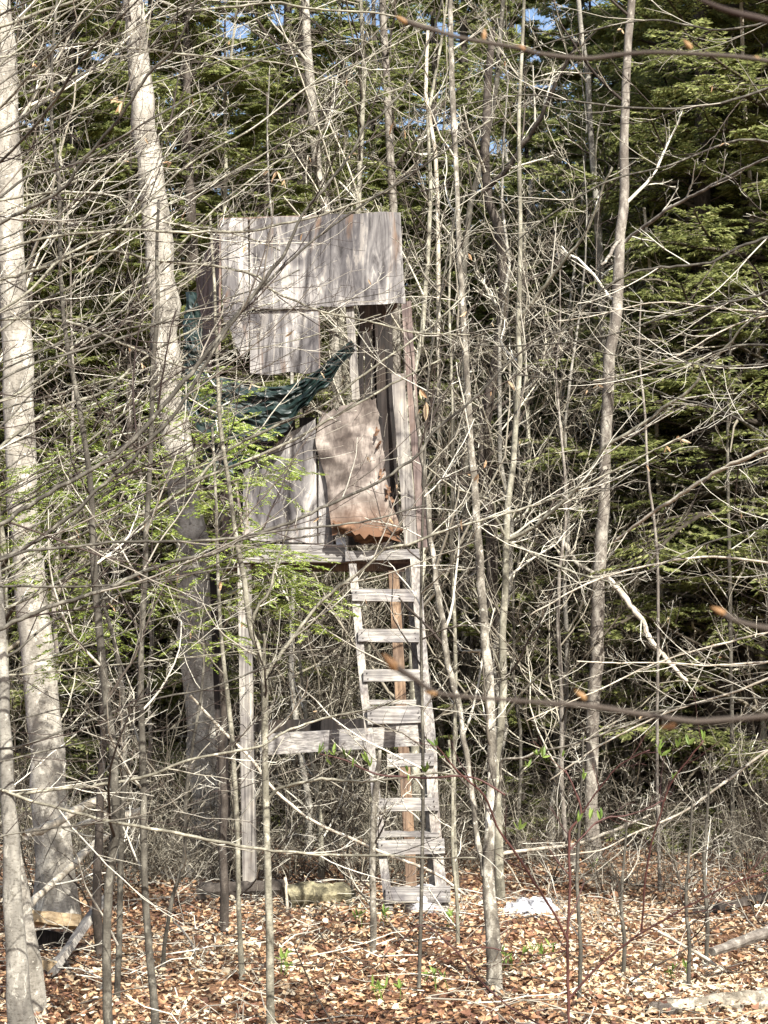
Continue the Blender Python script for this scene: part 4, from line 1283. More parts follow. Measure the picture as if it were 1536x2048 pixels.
Yl = ground_Y(1822)
log('cut_log', 'mossy yellowish cut log lying under the crossbeam', on_ground(578, Yl, .075), on_ground(704, Yl + .1, .08), .1, .095, 'log', wob=.07)
log('rotting_log', 'dark rotting log on the ground below the left post', on_ground(400, 13.2, .06), on_ground(572, 13.0, .07), .075, .085, 'dark_bark', wob=.09)
log('bleached_log', 'bleached white splintered log at the bottom right corner', P(1322, 2020, 8.65), P(1600, 2005, 8.85), .035, .07, 'dead_log', wob=.16)
log('brown_log', 'brown barked log leaning up at the right edge', P(1425, 1912, 9.5) + np.array([0, 0, .02]), P(1560, 1855, 9.9), .024, .036, 'cherry', wob=.07)
log('rotting_log', 'dark hollow log beside the bleached log at the bottom', on_ground(1290, 8.6, .03), P(1345, 2040, 8.5), .04, .05, 'dark_bark', wob=.1)
log('rotting_log', 'dark sunken log lying in the leaves at far right', on_ground(1370, 12.3, .02), on_ground(1560, 12.8, .05), .03, .05, 'dark_bark', wob=.1)

# ------------------------------------------------------------------ THE BLIND (raised hunting hide)
YF = 13.2                                   # plane of its front
BACK = np.array([-.30, 1.12, 0.0])          # from the front to the back, a little askew
fx0 = P(620, 1790, YF)
blind = thing('hunting_blind', 'weathered plywood box blind raised on tall posts in the woods', 'hunting blind', (fx0[0], YF, float(gz(fx0[0], YF))))
BO = np.array(blind.location)


def slab(name, poly, y0, th, material, parent=blind, back=None, bow=.0, label=None):
    """a flat sheet with an outline given where it stands at distance y0, th thick"""
    pts = np.array([P(x, y, y0 if np.isscalar(y0) else yy) for (x, y), yy in zip(poly, (y0 if not np.isscalar(y0) else [y0] * len(poly)))])
    n = len(pts)
    off = np.array([0, th, 0]) if back is None else norm(np.asarray(back, float)) * th
    pts = pts + rng.normal(size=pts.shape) * .002
    V = np.concatenate([pts, pts + off])
    me = bpy.data.meshes.new(name)
    faces = [list(range(n)), list(range(2 * n - 1, n - 1, -1))] + [[i, i + n, (i + 1) % n + n, (i + 1) % n] for i in range(n)]
    V = V - np.array(parent.location)
    me.from_pydata([tuple(v) for v in V], [], faces)
    me.materials.append(material)
    me.shade_flat()
    o = bpy.data.objects.new(name, me)
    COL.objects.link(o)
    o.parent = parent
    if label:
        o['label'] = label
    return o


# front sheets and boards
slab('front_panel', [(500, 438), (560, 433), (612, 434), (660, 428), (705, 429), (760, 424), (801, 425), (805, 520), (808, 560), (812, 607), (790, 605), (770, 609), (720, 610), (680, 614), (640, 613), (637, 616), (560, 618), (500, 618)], YF, .016, M['ply'], label='large weathered plywood sheet')
slab('front_panel', [(441, 441), (470, 436), (496, 438), (497, 540), (498, 625), (498, 700), (484, 716), (470, 690), (462, 660), (446, 640)], YF + .006, .016, M['ply'], label='narrow grey sheet at the left corner')
slab('front_panel', [(500, 600), (560, 603), (636, 600), (637, 680), (638, 742), (612, 748), (580, 744), (540, 751), (500, 747)], YF + .022, .014, M['ply'], label='lower sheet hanging below the top one')
for x_, ya, yb in ((503, 445, 740), (634, 618, 740)):
    board('batten', P(x_, ya, YF + .045), P(x_ + 1, yb, YF + .045), .04, .02, M['brown_board'], blind)
# left side wall of upright boards running back
a0, a1 = P(440, 437, YF), P(440, 700, YF)
for i in range(6):
    s0, s1 = i / 6 + .012, (i + 1) / 6 - .012
    t0 = a0 + BACK * s0 + np.array([0, 0, -.19 * s0])
    t1 = a0 + BACK * s1 + np.array([0, 0, -.19 * s1])
    zb = a1[2] + .10 * math.sin(i * 2.1)
    mb = MB()
    V = [t0, t1, [t1[0], t1[1], zb], [t0[0], t0[1], zb]]
    V = np.array(V)
    V2 = V + np.array([.016, .004, 0])
    mb.add(np.concatenate([V, V2]), [(0, 1, 2, 3), (7, 6, 5, 4), (0, 4, 5, 1), (1, 5, 6, 2), (2, 6, 7, 3), (3, 7, 4, 0)])
    mb.build('siding_board', M['brown_board'], blind, BO, smooth_=False)
# upper right side wall, unseen, added to shade the boards inside
b0_, b1_ = P(803, 430, YF), P(803, 612, YF)
for i in range(6):
    s0, s1 = i / 6 + .03, (i + 1) / 6 + .02
    t0 = b0_ + BACK * s0 + np.array([-.02, 0, -.02 - .19 * s0])
    t1 = b0_ + BACK * s1 + np.array([-.02, 0, -.02 - .19 * s1])
    zb = b1_[2] + .02 * math.sin(i * 2.7)
    mb = MB()
    V = np.array([t0, t1, [t1[0], t1[1], zb], [t0[0], t0[1], zb]])
    mb.add(np.concatenate([V, V + np.array([-.016, -.004, 0])]), [(0, 1, 2, 3), (7, 6, 5, 4), (0, 4, 5, 1), (1, 5, 6, 2), (2, 6, 7, 3), (3, 7, 4, 0)])
    mb.build('siding_board', M['brown_board'], blind, BO, smooth_=False)
# roof sheet, falling to the back
r0, r1 = P(441, 441, YF + .03), P(801, 430, YF + .03)
V = np.array([r0, r1, r1 + BACK * 1.08 + np.array([0, 0, -.2]), r0 + BACK * 1.08 + np.array([0, 0, -.2])])
mb = MB()
mb.add(np.concatenate([V, V + np.array([0, 0, .02])]), [(0, 1, 2, 3), (7, 6, 5, 4), (0, 4, 5, 1), (1, 5, 6, 2), (2, 6, 7, 3), (3, 7, 4, 0)])
mb.build('roof', M['brown_board'], blind, BO, smooth_=False)
# back wall: dark upright boards seen through the open side of the window
YB = YF + 1.12
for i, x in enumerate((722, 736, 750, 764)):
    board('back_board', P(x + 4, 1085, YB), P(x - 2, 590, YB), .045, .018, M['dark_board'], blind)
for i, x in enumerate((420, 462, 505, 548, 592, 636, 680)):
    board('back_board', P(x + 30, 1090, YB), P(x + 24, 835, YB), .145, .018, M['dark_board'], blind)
# lower left side boards
for i in range(5):
    s0 = (i + .5) / 5
    bt = P(492, 1088, YF) + BACK * s0
    tp_ = P(455, 850, YF) + BACK * s0
    board('siding_board', bt, tp_, .19, .016, M['brown_board'], blind, side=BACK)
# lower front boards
slab('front_panel', [(486, 936), (510, 915), (545, 893), (580, 866), (610, 850), (630, 838), (633, 930), (634, 1086), (560, 1083), (486, 1080)], YF + .012, .016, M['ply'], label='broad grey sheet with a sloping top edge')
slab('front_panel', [(637, 836), (662, 822), (664, 930), (666, 1088), (637, 1087)], YF + .02, .016, M['ply'])
board('fascia_board', P(484, 1107, YF - .012), P(690, 1107, YF - .012), .135, .036, M['board_x'], blind, side=(0, 0, 1))
# floor platform
fl = P(484, 1124, YF)
fr = P(835, 1124, YF)
V = np.array([fl, fr, fr + BACK, fl + BACK])
for i in range(5):
    s0, s1 = i / 5 + .008, (i + 1) / 5 - .008
    Vb = np.array([fl + BACK * s0, fr + BACK * s0, fr + BACK * s1, fl + BACK * s1])
    mb = MB()
    mb.add(np.concatenate([Vb, Vb + np.array([0, 0, .03])]), [(0, 1, 2, 3), (7, 6, 5, 4), (0, 4, 5, 1), (1, 5, 6, 2), (2, 6, 7, 3), (3, 7, 4, 0)])
    mb.build('floor_board', M['brown_board'], blind, BO, smooth_=False)
board('joist', P(486, 1132, YF + .25), P(838, 1132, YF + .25), .07, .035, M['brown_board'], blind, side=(0, 0, 1))
board('joist', P(486, 1132, YF + .9), P(838, 1132, YF + .9), .09, .035, M['brown_board'], blind, side=(0, 0, 1))
board('sill_board', P(690, 1113, YF - .06), P(838, 1108, YF - .02), .075, .09, M['board_x'], blind, side=(0, 0, 1))
board('bracket', P(680, 1075, YF - .02), P(688, 1122, YF - .02), .07, .006, M['metal'], blind)
# posts
board('post', P(699, 612, YF + .06), P(712, 800, YF + .06), .062, .04, M['board'], blind)
board('post', P(795, 748, YF - .03), P(822, 1088, YF - .03), .098, .045, M['board'], blind)
board('post', P(812, 604, YF + .03), P(846, 1095, YF + .03), .072, .05, M['brown_board'], blind)
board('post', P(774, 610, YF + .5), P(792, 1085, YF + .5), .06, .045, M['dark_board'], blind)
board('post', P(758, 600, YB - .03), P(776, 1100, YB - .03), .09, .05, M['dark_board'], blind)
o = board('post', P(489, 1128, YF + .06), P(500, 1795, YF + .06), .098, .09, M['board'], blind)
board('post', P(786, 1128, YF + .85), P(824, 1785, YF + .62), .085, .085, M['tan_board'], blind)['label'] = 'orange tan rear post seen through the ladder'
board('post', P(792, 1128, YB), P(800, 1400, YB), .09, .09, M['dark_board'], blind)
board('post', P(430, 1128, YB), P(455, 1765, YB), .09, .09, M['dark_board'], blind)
o = board('crossbeam', P(520, 1489, YF - .03), P(846, 1470, YF + .22), .155, .04, M['board_x'], blind, side=(0, 0, 1))
o['label'] = 'wide pale crossbeam behind the ladder'
board('crossbeam', P(500, 1452, YF + .5), P(835, 1448, YF + .6), .09, .04, M['dark_board'], blind, side=(0, 0, 1))

# tan sheet peeling and curling out of the lower front
edge = [(628, 842, 770), (640, 820, 758), (652, 1000, 775), (662, 1058, 800)]
rows_ = 26
cols_ = 16
lft = resample([(632, 868, 0), (646, 826, 0)][::-1] + [(634, 900, 0), (652, 960, 0), (657, 1010, 0), (664, 1062, 0)], rows_)
rgt = resample([(752, 794, 0), (757, 840, 0), (764, 890, 0), (772, 950, 0), (786, 1010, 0), (803, 1084, 0)], rows_)
V = []
for r_ in range(rows_):
    for c_ in range(cols_):
        u, v = c_ / (cols_ - 1), r_ / (rows_ - 1)
        x = lft[r_, 0] * (1 - u) + rgt[r_, 0] * u
        y = lft[r_, 1] * (1 - u) + rgt[r_, 1] * u
        yy = YF - .03 - .10 * math.sin(math.pi * u) * (.4 + .6 * v) - .16 * max(0, v - .75) ** 1.2 * 4 * (1 - .3 * u) + .022 * math.sin(9 * v + 5 * u + 1.2) * (1 - v) + .012 * math.sin(17 * v - 9 * u)
        jag = rng.normal() * 2.5 if c_ == cols_ - 1 or r_ == 0 else 0
        V.append(P(x + jag, y + (rng.normal() * 4 if r_ in (0, rows_ - 1) else 0), yy))
V = np.array(V)
ii, jj = np.meshgrid(np.arange(cols_ - 1), np.arange(rows_ - 1))
a = (jj * cols_ + ii).ravel()
q = np.stack([a, a + 1, a + cols_ + 1, a + cols_], -1)
mb = MB()
nV = len(V)
mb.add(np.concatenate([V, V + np.array([0, .018, 0])]), np.concatenate([q, q[:, ::-1] + nV]))
sheet = mb.build('peeling_sheet', M['tan'], blind, BO)
sheet['label'] = 'curled tan sheet with a ragged rusty hem'
# its rusty torn hem, curling under
mb = MB()
V = []
k_ = 30
for i in range(k_):
    u = i / (k_ - 1)
    x, y = 664 + (803 - 664) * u, 1054 + (1066 - 1054) * u
    dz = 10 + 22 * math.sin(math.pi * min(1, u * 1.05)) ** .5
    for j in range(6):
        w_ = j / 5
        V.append(P(x + 3 * w_ + rng.normal() * 1.2, y - 12 + w_ * dz * (1 if u < .3 else 1.25) + rng.normal() * 1.5, YF - .20 + .1 * u - .05 * math.sin(w_ * 3.1) + .09 * w_ ** 2))
ii, jj = np.meshgrid(np.arange(5), np.arange(k_ - 1))
a = (jj * 6 + ii).ravel()
q = np.stack([a, a + 1, a + 7, a + 6], -1)
V = np.array(V)
mb.add(np.concatenate([V, V + np.array([0, .012, .002])]), np.concatenate([q, q[:, ::-1] + len(V)]))
mb.build('hem', M['rust'], sheet, BO)
# torn strips along its right edge
for i in range(16):
    v = rng.random()
    x = 757 + 34 * v ** 1.2 + rng.normal() * 4
    y = 850 + 215 * v
    p0_ = P(x, y, YF - .07)
    p1_ = p0_ + np.array([rng.normal() * .02, rng.normal() * .02 - .01, -rng.uniform(.02, .08)])
    mb = MB()
    box_between(mb, p0_, p1_, rng.uniform(.006, .02), .003, (1, rng.normal() * .4, 0), seg=3, rough=.002)
    mb.build('torn_strip', M['rust'], sheet, BO, smooth_=False)

# green tarpaulin slung from the window corner
def sling(mb, up_c, lo_c, n_u, n_v, y_top, y_bot, amp, fold, ph=0):
    U = resample([(x, y, 0) for x, y in up_c], n_u)
    Lw = resample([(x, y, 0) for x, y in lo_c], n_u)
    V = []
    for j in range(n_v):
        v = j / (n_v - 1)
        for i in range(n_u):
            u = i / (n_u - 1)
            x = U[i, 0] * (1 - v) + Lw[i, 0] * v
            y = U[i, 1] * (1 - v) + Lw[i, 1] * v
            crease = math.sin(v * fold + u * 3.0 + ph + 1.1 * math.sin(u * 6)) + .5 * math.sin(v * fold * 2.3 - u * 5 + ph * 2)
            tri = abs(((v * fold / 6.283 + u * .5) % 1) - .5) * 2
            yy = y_top + (y_bot - y_top) * v + amp * crease + amp * .9 * tri - .08 * math.sin(math.pi * u)
            yy += .030 * (abs(math.sin(u * 17 + v * 9 + 2 * math.sin(v * 7 + ph))) - .5) + .022 * abs(math.sin(u * 31 - v * 23 + ph)) + rng.normal() * .004
            V.append(P(x + 3 * math.sin(v * 9 + u * 11), y + (7 * math.sin(u * 20 + v * 4) + 4 * math.sin(u * 47)) * v, yy))
    ii, jj = np.meshgrid(np.arange(n_u - 1), np.arange(n_v - 1))
    a = (jj * n_u + ii).ravel()
    mb.add(V, np.stack([a, a + 1, a + n_u + 1, a + n_u], -1))


mb = MB()
sling(mb, [(368, 700), (400, 735), (450, 757), (520, 772), (575, 770), (625, 745), (670, 708), (706, 680)],
      [(360, 800), (395, 850), (440, 875), (500, 882), (560, 862), (610, 820), (655, 765), (708, 706)], 60, 26, YF - .06, YF - .12, .022, 16)
sling(mb, [(420, 862), (470, 872), (530, 862)], [(400, 950), (450, 962), (505, 915)], 16, 14, YF - .05, YF - .02, .02, 9, 2)
sling(mb, [(371, 584), (384, 583), (396, 590)], [(366, 705), (390, 735), (412, 742)], 12, 22, YF + .3, YF + .02, .02, 12, 1)
tp = mb.build('tarpaulin', M['tarp'], None, P(540, 780, YF), smooth_=False)
tag(tp, 'dark green tarpaulin slung in folds across the front of the blind', 'tarpaulin')

# ------------------------------------------------------------------ THE LADDER
lb_ = P(832, 1842, 11.84)
lad = thing('wooden_ladder', 'grey home made wooden ladder leaning up to the platform', 'ladder', (lb_[0], 11.84, float(gz(lb_[0], 11.84))))
LO = np.array(lad.location)


def lad_Y(py):
    t = (1842 - py) / (1842 - 1120)
    return 11.84 + t * 1.24


def rail(pts, w, off=0., th=.04, ma='board'):
    mb = MB()
    for i in range(len(pts) - 1):
        pass
    k = 12
    s = resample([(x, y, 0) for x, y in pts], k)
    V, q = [], []
    for i in range(k):
        c0 = P(s[i, 0], s[i, 1], lad_Y(s[i, 1]) + off)
        for a_, b_ in ((-1, -1), (1, -1), (1, 1), (-1, 1)):
            V.append(c0 + np.array([a_ * w / 2, b_ * th / 2, 0]) + rng.normal(size=3) * .0015)
    for i in range(k - 1):
        for j in range(4):
            q.append((i * 4 + j, i * 4 + (j + 1) % 4, i * 4 + 4 + (j + 1) % 4, i * 4 + 4 + j))
    q += [(3, 2, 1, 0), ((k - 1) * 4, (k - 1) * 4 + 1, (k - 1) * 4 + 2, (k - 1) * 4 + 3)]
    mb.add(V, q)
    return mb.build('rail', M[ma], lad, LO, smooth_=False)


rail([(780, 1848), (771, 1752), (759, 1654), (740, 1479), (729, 1386), (717, 1255), (705, 1128)], .058, .045, .07)
rail([(890, 1844), (880, 1752), (866, 1600), (860, 1470), (848, 1350), (838, 1230), (830, 1118)], .075, .045, .07)
rail([(872, 1850), (863, 1750), (856, 1620), (846, 1500), (832, 1350), (822, 1200), (817, 1135)], .045, .16, .05)
rungs = [((705, 1190), (828, 1192), .092, .035), ((717, 1271), (838, 1272), .095, .035), ((727, 1352), (849, 1350), .085, .035), ((735, 1432), (846, 1428), .125, .06),
         ((774, 1521), (868, 1519), .09, .05), ((755, 1610), (876, 1608), .09, .05), ((757, 1696), (888, 1692), .10, .05), ((771, 1790), (900, 1788), .108, .05)]
for (x0, y0), (x1, y1), w_, th_ in rungs:
    board('rung', P(x0, y0, lad_Y(y0) - .02), P(x1, y1, lad_Y(y1) - .02 + rng.normal() * .006), w_, th_, M['board_x'], lad, side=(0, .12, 1))
for (x0, y0), (x1, y1), w_, th_ in rungs:
    for xx, yy_ in ((x0 + 7, y0 - 6), (x0 + 9, y0 + 6), (x1 - 8, y1 - 6), (x1 - 7, y1 + 5)):
        c_ = P(xx, yy_, lad_Y(y0) - .02 - th_ / 2 - .006)
        mb = MB()
        tubes(mb, np.array([[c_, c_ + np.array([0, .008, 0])]]), np.full((1, 2), .0045), 6, cap=True)
        nl = mb.build('nail', M['dark_board'], lad, LO, smooth_=False)
# treads laid on the deeper steps
for (x0, y0), (x1, y1), d_ in (((735, 1404), (832, 1404), .12), ((757, 1668), (878, 1668), .16)):
    board('tread', P(x0, y0, lad_Y(y0) + .07), P(x1, y1, lad_Y(y1) + .07), .03, d_, M['board_x'], lad, side=(0, 0, 1))

# ------------------------------------------------------------------ boards and white things on the ground
def plank(label, px0, py0, y0, px1, py1, y1, w, th, ma, side=(0, 0, 1), name='plank', cat='plank'):
    p0_, p1_ = P(px0, py0, y0), P(px1, py1, y1)
    mb = MB()
    box_between(mb, p0_, p1_, w, th, side, rough=.003)
    o = mb.build(name, M[ma], None, p0_, smooth_=False)
    return tag(o, label, cat)


M['yellow_board'] = wood('yellowish_raw_plank', (.16, .11, .06), (.3, .225, .13), (.44, .35, .22), stain_amt=.2, axis='x')
plank('wide yellowish plank lying level at the foot of the leaning beech', 60, 1834, 10.6, 162, 1846, 10.7, .07, .12, 'yellow_board', (0, .3, 1))
plank('grey board leaning diagonally below the beech, its lower end in the leaves', 100, 1948, 9.7, 214, 1790, 10.9, .085, .035, 'board', (1, 0, .8))
plank('short sawn end of timber under the leaning grey board', 72, 1924, 9.85, 108, 1934, 9.75, .055, .09, 'yellow_board', (0, .2, 1), 'wood_block', 'timber')
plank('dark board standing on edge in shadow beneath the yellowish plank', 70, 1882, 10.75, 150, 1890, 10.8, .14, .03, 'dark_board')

# white plastic sack and jug
def lumpy(name, label, cat, c, rx, ry, rz, material, jag=.16, seg=16, ring=10, crush=0):
    V, q = [], []
    for j in range(ring + 1):
        ph = math.pi * j / ring
        for i in range(seg):
            th = 2 * math.pi * i / seg
            v = np.array([math.sin(ph) * math.cos(th), math.sin(ph) * math.sin(th), math.cos(ph)])
            k_ = 1 + jag * math.sin(3 * th + 2 * ph) * math.sin(ph) + rng.normal() * jag * .35
            V.append([v[0] * rx * k_, v[1] * ry * k_, max(v[2] * rz * k_ * (1 - crush * abs(math.sin(2.3 * th))), -rz * .75)])
    for j in range(ring):
        for i in range(seg):
            q.append((j * seg + i, j * seg + (i + 1) % seg, (j + 1) * seg + (i + 1) % seg, (j + 1) * seg + i))
    mb = MB()
    mb.add(np.array(V) + c, q)
    o = mb.build(name, material, None, c, smooth_=jag < .1)
    return tag(o, label, cat)


c = on_ground(848, 11.98, .095)
lumpy('plastic_tub', 'rounded white plastic tub lying on its side under the bottom rung', 'tub', c, .14, .11, .12, M['white'], .03)
c = on_ground(1052, 12.15, .05)
lumpy('plastic_sack', 'crumpled bright white plastic sack on the leaves right of the mottled trunk', 'plastic sack', c, .13, .12, .085, M['white'], .5, 26, 14, .65)
c = on_ground(1018, 12.0, .04)
lumpy('plastic_sack', 'smaller grey white crumpled scrap beside the bright sack', 'plastic sack', c, .07, .07, .07, M['white'], .25, 16, 10, .4)

# ------------------------------------------------------------------ young hemlock with sunlit sprays in front of the blind
def young_hemlock(label, base_px, base_Y, top, branches, cm=.55):
    x = (base_px - CX) / F * base_Y
    z = float(gz(x, base_Y))
    root = thing('young_hemlock', label, 'tree', (x, base_Y, z))
    o3 = np.array([x, base_Y, z])
    tip = P(top[0], top[1], base_Y)
    k = 14
    s = np.linspace(0, 1, k)[:, None]
    tp = (o3 + (tip - o3) * s + rng.normal(size=(k, 3)) * .01)[None]
    tr = np.linspace(.03, .006, k)[None]
    mb = MB()
    tubes(mb, tp, tr, 8)
    mb.build('trunk', M['dark_bark'], root, o3)
    mbr, mf = MB(), MB()
    for (px, py), yy in branches:
        e = P(px, py, yy)
        # attach to the trunk a little below the tip height
        zz = np.clip((e[2] + rng.uniform(0, .18) - o3[2]) / (tip[2] - o3[2]), .08, .98)
        st = o3 + (tip - o3) * zz
        n = 9
        s = np.linspace(0, 1, n)[:, None]
        b = st + (e - st) * s
        b[:, 2] += .10 * np.sin(math.pi * s[:, 0])
        b += rng.normal(size=b.shape) * .01
        L = np.linalg.norm(e - st)
        b = b[None]
        r_ = np.linspace(.007, .002, n)[None]
        tubes(mbr, b, r_, 4)
        ns = int(6 + L * 8)
        p2, r2 = grow(b, r_, ns, .30, (35, 60), 6, -.03, .09, .3, 1, .5, .0013, .6, .35, relative=False, flat=.85)
        tubes(mbr, p2, r2, 3)
        p3, r3 = grow(p2, r2, 7, .40, (35, 55), 4, -.03, .08, .1, 1, .6, .001, .6, .5, flat=.9)
        tubes(mbr, p3, r3, 3)
        sprigs(mf, p2, 22, .022, .008, cm, .24, .05, (45, 75), .05, nj=.6)
        sprigs(mf, p3, 13, .021, .008, cm + .06, .24, .05, (45, 75), .02, nj=.6)
    q = mbr.build('branches', M['twig'], root, o3)
    q['kind'] = 'stuff'
    q = mf.build('foliage', M['needle_near'], root, o3, smooth_=False)
    q['kind'] = 'stuff'
    return root


yr = random.Random(3)
bb = [((20, 960), 10.0), ((5, 1040), 10.2), ((95, 1030), 9.8), ((40, 1160), 10), ((55, 985), 10.2), ((110, 965), 10.4), ((150, 1010), 9.9), ((60, 1100), 10.1), ((180, 1060), 9.8), ((250, 960), 9.9), ((330, 920), 10.3), ((240, 1000), 9.7), ((130, 1140), 9.9),
      ((90, 1180), 10.3), ((300, 1040), 9.8), ((210, 900), 10.6), ((160, 860), 10.4), ((120, 1290), 10.0), ((190, 1270), 9.8), ((260, 1300), 9.9), ((110, 1340), 10.2), ((330, 1210), 9.9), ((360, 1090), 10), ((30, 1080), 10.5), ((330, 850), 10.2)]
young_hemlock('sunlit young hemlock with feathery yellow green sprays over the beech trunk', 205, 10.4, (225, 800), bb, .6)
bb = [((430, 880), 11.0), ((480, 900), 10.8), ((520, 940), 10.8), ((600, 950), 10.7), ((560, 985), 10.6), ((420, 960), 10.9), ((370, 940), 11), ((470, 840), 11.2), ((400, 820), 11.4), ((380, 780), 11.6), ((520, 870), 11.0),
      ((450, 1010), 10.6), ((380, 1010), 10.8), ((500, 1060), 10.7), ((560, 1150), 10.7), ((620, 1130), 10.6), ((640, 1170), 10.8), ((540, 1110), 10.6), ((500, 1190), 10.9), ((600, 1210), 10.7), ((700, 1225), 10.8), ((640, 1260), 10.9), ((450, 1120), 10.6), ((400, 1170), 10.8), ((430, 1250), 10.9), ((380, 1300), 11.0), ((470, 1300), 10.9), ((340, 1150), 11.0)]
young_hemlock('sunlit young hemlock with bright sprays in front of the left post and tarpaulin', 455, 11.2, (440, 760), bb, .62)

# ------------------------------------------------------------------ red stemmed shrub in the near foreground
YS = 7.1
root = thing('red_stemmed_shrub', 'red stemmed shrub with opening green buds in the foreground at lower right', 'shrub', P(1139, 2120, YS))
RO = np.array(root.location)
stems = [
    ([(1139, 2140, 5), (1138, 2046, 4.5), (1136, 1950, 4.5), (1135, 1866, 4), (1140, 1780, 4), (1138, 1686, 4), (1142, 1655, 3.5), (1163, 1631, 3), (1150, 1580, 2.5), (1130, 1540, 2)], 7.1, 7.1, 6),
    ([(1135, 1880, 4), (1115, 1840, 3.5), (1088, 1796, 3.5), (1038, 1716, 3.5), (998, 1661, 3), (968, 1591, 3), (918, 1546, 2.5), (873, 1491, 2)], 7.1, 6.8, 6),
    ([(1141, 1995, 4), (1183, 1946, 3.5), (1228, 1906, 3.5), (1283, 1866, 3), (1343, 1831, 3), (1398, 1801, 2.5), (1468, 1766, 2.5), (1536, 1746, 2), (1600, 1730, 2)], 7.1, 6.9, 7),
    ([(1283, 1868, 3), (1290, 1766, 3), (1303, 1686, 2.5), (1318, 1636, 2.5), (1343, 1566, 2.5), (1408, 1481, 2)], 7.0, 6.8, 5),
    ([(1163, 1631, 2.5), (1190, 1590, 2.5), (1240, 1530, 2), (1300, 1500, 2)], 7.1, 7.0, 4),
    ([(1140, 1700, 2.5), (1200, 1640, 2.5), (1260, 1630, 2), (1330, 1600, 2)], 7.1, 7.2, 4),
    ([(1139, 2080, 3), (1000, 2000, 2.5), (900, 1890, 2.5), (840, 1850, 2), (790, 1900, 1.5)], 7.1, 7.0, 4),
    ([(1138, 1900, 2.5), (1060, 1910, 2), (950, 1895, 2), (860, 1925, 1.5)], 7.1, 7.2, 4),
]
tw = MB()
tips = []
for pts, y0, y1, nsub in stems:
    w = world_line([(a_, b_, c_ * .68) for a_, b_, c_ in pts], y0, y1)
    k = len(pts) * 4
    s = resample(w, k)
    pp = s[:, :3] + rng.normal(size=(k, 3)) * .0012
    mb = MB()
    tubes(mb, pp[None], s[None, :, 3], 6, cap=True, c=rng.uniform(.2, .9))
    mb.build('stem', M['red_stem'], root, RO)
    p1, r1 = grow(pp[None], s[None, :, 3], nsub, .22, (25, 50), 6, .06, .09, .3, 1, .55, .0012, .5, .3, relative=False)
    tubes(tw, p1, r1, 4)
    p2, r2 = grow(p1, r1, 3, .4, (25, 50), 4, .08, .1, .3, rmin=.001)
    tubes(tw, p2, r2, 3)
    tips.append(pp[-1])
q = tw.build('twigs', M['red_stem'], root, RO)
q['kind'] = 'stuff'


def bud_leaf(p, size, parent, o3, mat_='shoot', name='bud', n=3, updir=(0, 0, 1), spread=.5):
    """a few narrow folded leaves opening from one point"""
    mb = MB()
    for i in range(n):
        d = norm(np.array(updir, float) + rng.normal(size=3) * spread)
        sd = norm(np.cross(d, rng.normal(size=3)))
        nrm_ = np.cross(d, sd)
        L = size * rng.uniform(.7, 1.2)
        W = L * rng.uniform(.22, .34)
        v = [p, p + d * L * .35 + sd * W / 2 + nrm_ * W * .3, p + d * L * .4, p + d * L * .35 - sd * W / 2 + nrm_ * W * .3, p + d * L * .75 + sd * W * .35 + nrm_ * W * .25,
             p + d * L * .75, p + d * L * .75 - sd * W * .35 + nrm_ * W * .25, p + d * L + nrm_ * W * .1]
        mb.add(v, [(1, 2, 5, 4), (2, 3, 6, 5)], [(0, 2, 1), (0, 3, 2), (4, 5, 7), (5, 6, 7)], rng.random())
    return mb.build(name, M[mat_], parent, o3, smooth_=False)


for px, py in ((1168, 1560), (1320, 1500), (1355, 1495), (1378, 1490), (1345, 1560), (1408, 1481), (1180, 1640), (1155, 1645), (1200, 1640), (1125, 1515), (1075, 1510), (1055, 1535), (1085, 1515), (872, 1495), (898, 1515), (1038, 1660), (1322, 1512)):
    bud_leaf(P(px, py, 7.0), .045, root, RO)
# the budding twig under the crossbeam
root = thing('budding_twig', 'reddish twig with a row of opening green buds hanging before the crossbeam', 'twig', P(1010, 1585, 7.6))
o3 = np.array(root.location)
w = world_line([(1010, 1590, 2), (960, 1560, 2), (915, 1552, 2), (860, 1556, 2), (800, 1553, 2), (760, 1550, 1.8), (720, 1535, 1.7), (690, 1520, 1.5), (640, 1508, 1.3)], 7.6, 7.6)
s = resample(w, 30)
mb = MB()
tubes(mb, s[None, :, :3], s[None, :, 3], 6, cap=True, c=.7)
mb.build('stem', M['red_stem'], root, o3)
for px, py in ((636, 1508), (652, 1515), (668, 1510), (692, 1515), (705, 1535), (735, 1525), (740, 1535), (815, 1545), (852, 1545)):
    bud_leaf(P(px, py, 7.6), .05, root, o3)

# dry leaves still hanging on twigs
dl = MB()
root = thing('beech_sapling', 'fine twigged sapling right of the blind rising past the post', 'sapling', P(838, 1975, 9.1))
o3 = np.array(root.location)
w = world_line([(838, 1975, 4), (846, 1600, 3.5), (842, 1200, 3), (850, 900, 2.5), (856, 760, 2), (880, 600, 2), (915, 400, 1.5)], 9.1, 9.1)
s = resample(w, 26)
mb = MB()
tubes(mb, s[None, :, :3], s[None, :, 3], 6, cap=True)
mb.build('trunk', M['sapling'], root, o3)
tw = MB()
p1, r1 = grow(s[None, :, :3], s[None, :, 3], 26, .7, (40, 70), 8, .04, .12, .2, 1, .6, .0015, .5, .3, relative=False)
tubes(tw, p1, r1, 4)
p2, r2 = grow(p1, r1, 7, .45, (25, 55), 6, .03, .15, rmin=.0013, flat=.4)
tubes(tw, p2, r2, 3)
q = tw.build('twigs', M['twig'], root, o3)
q['kind'] = 'stuff'
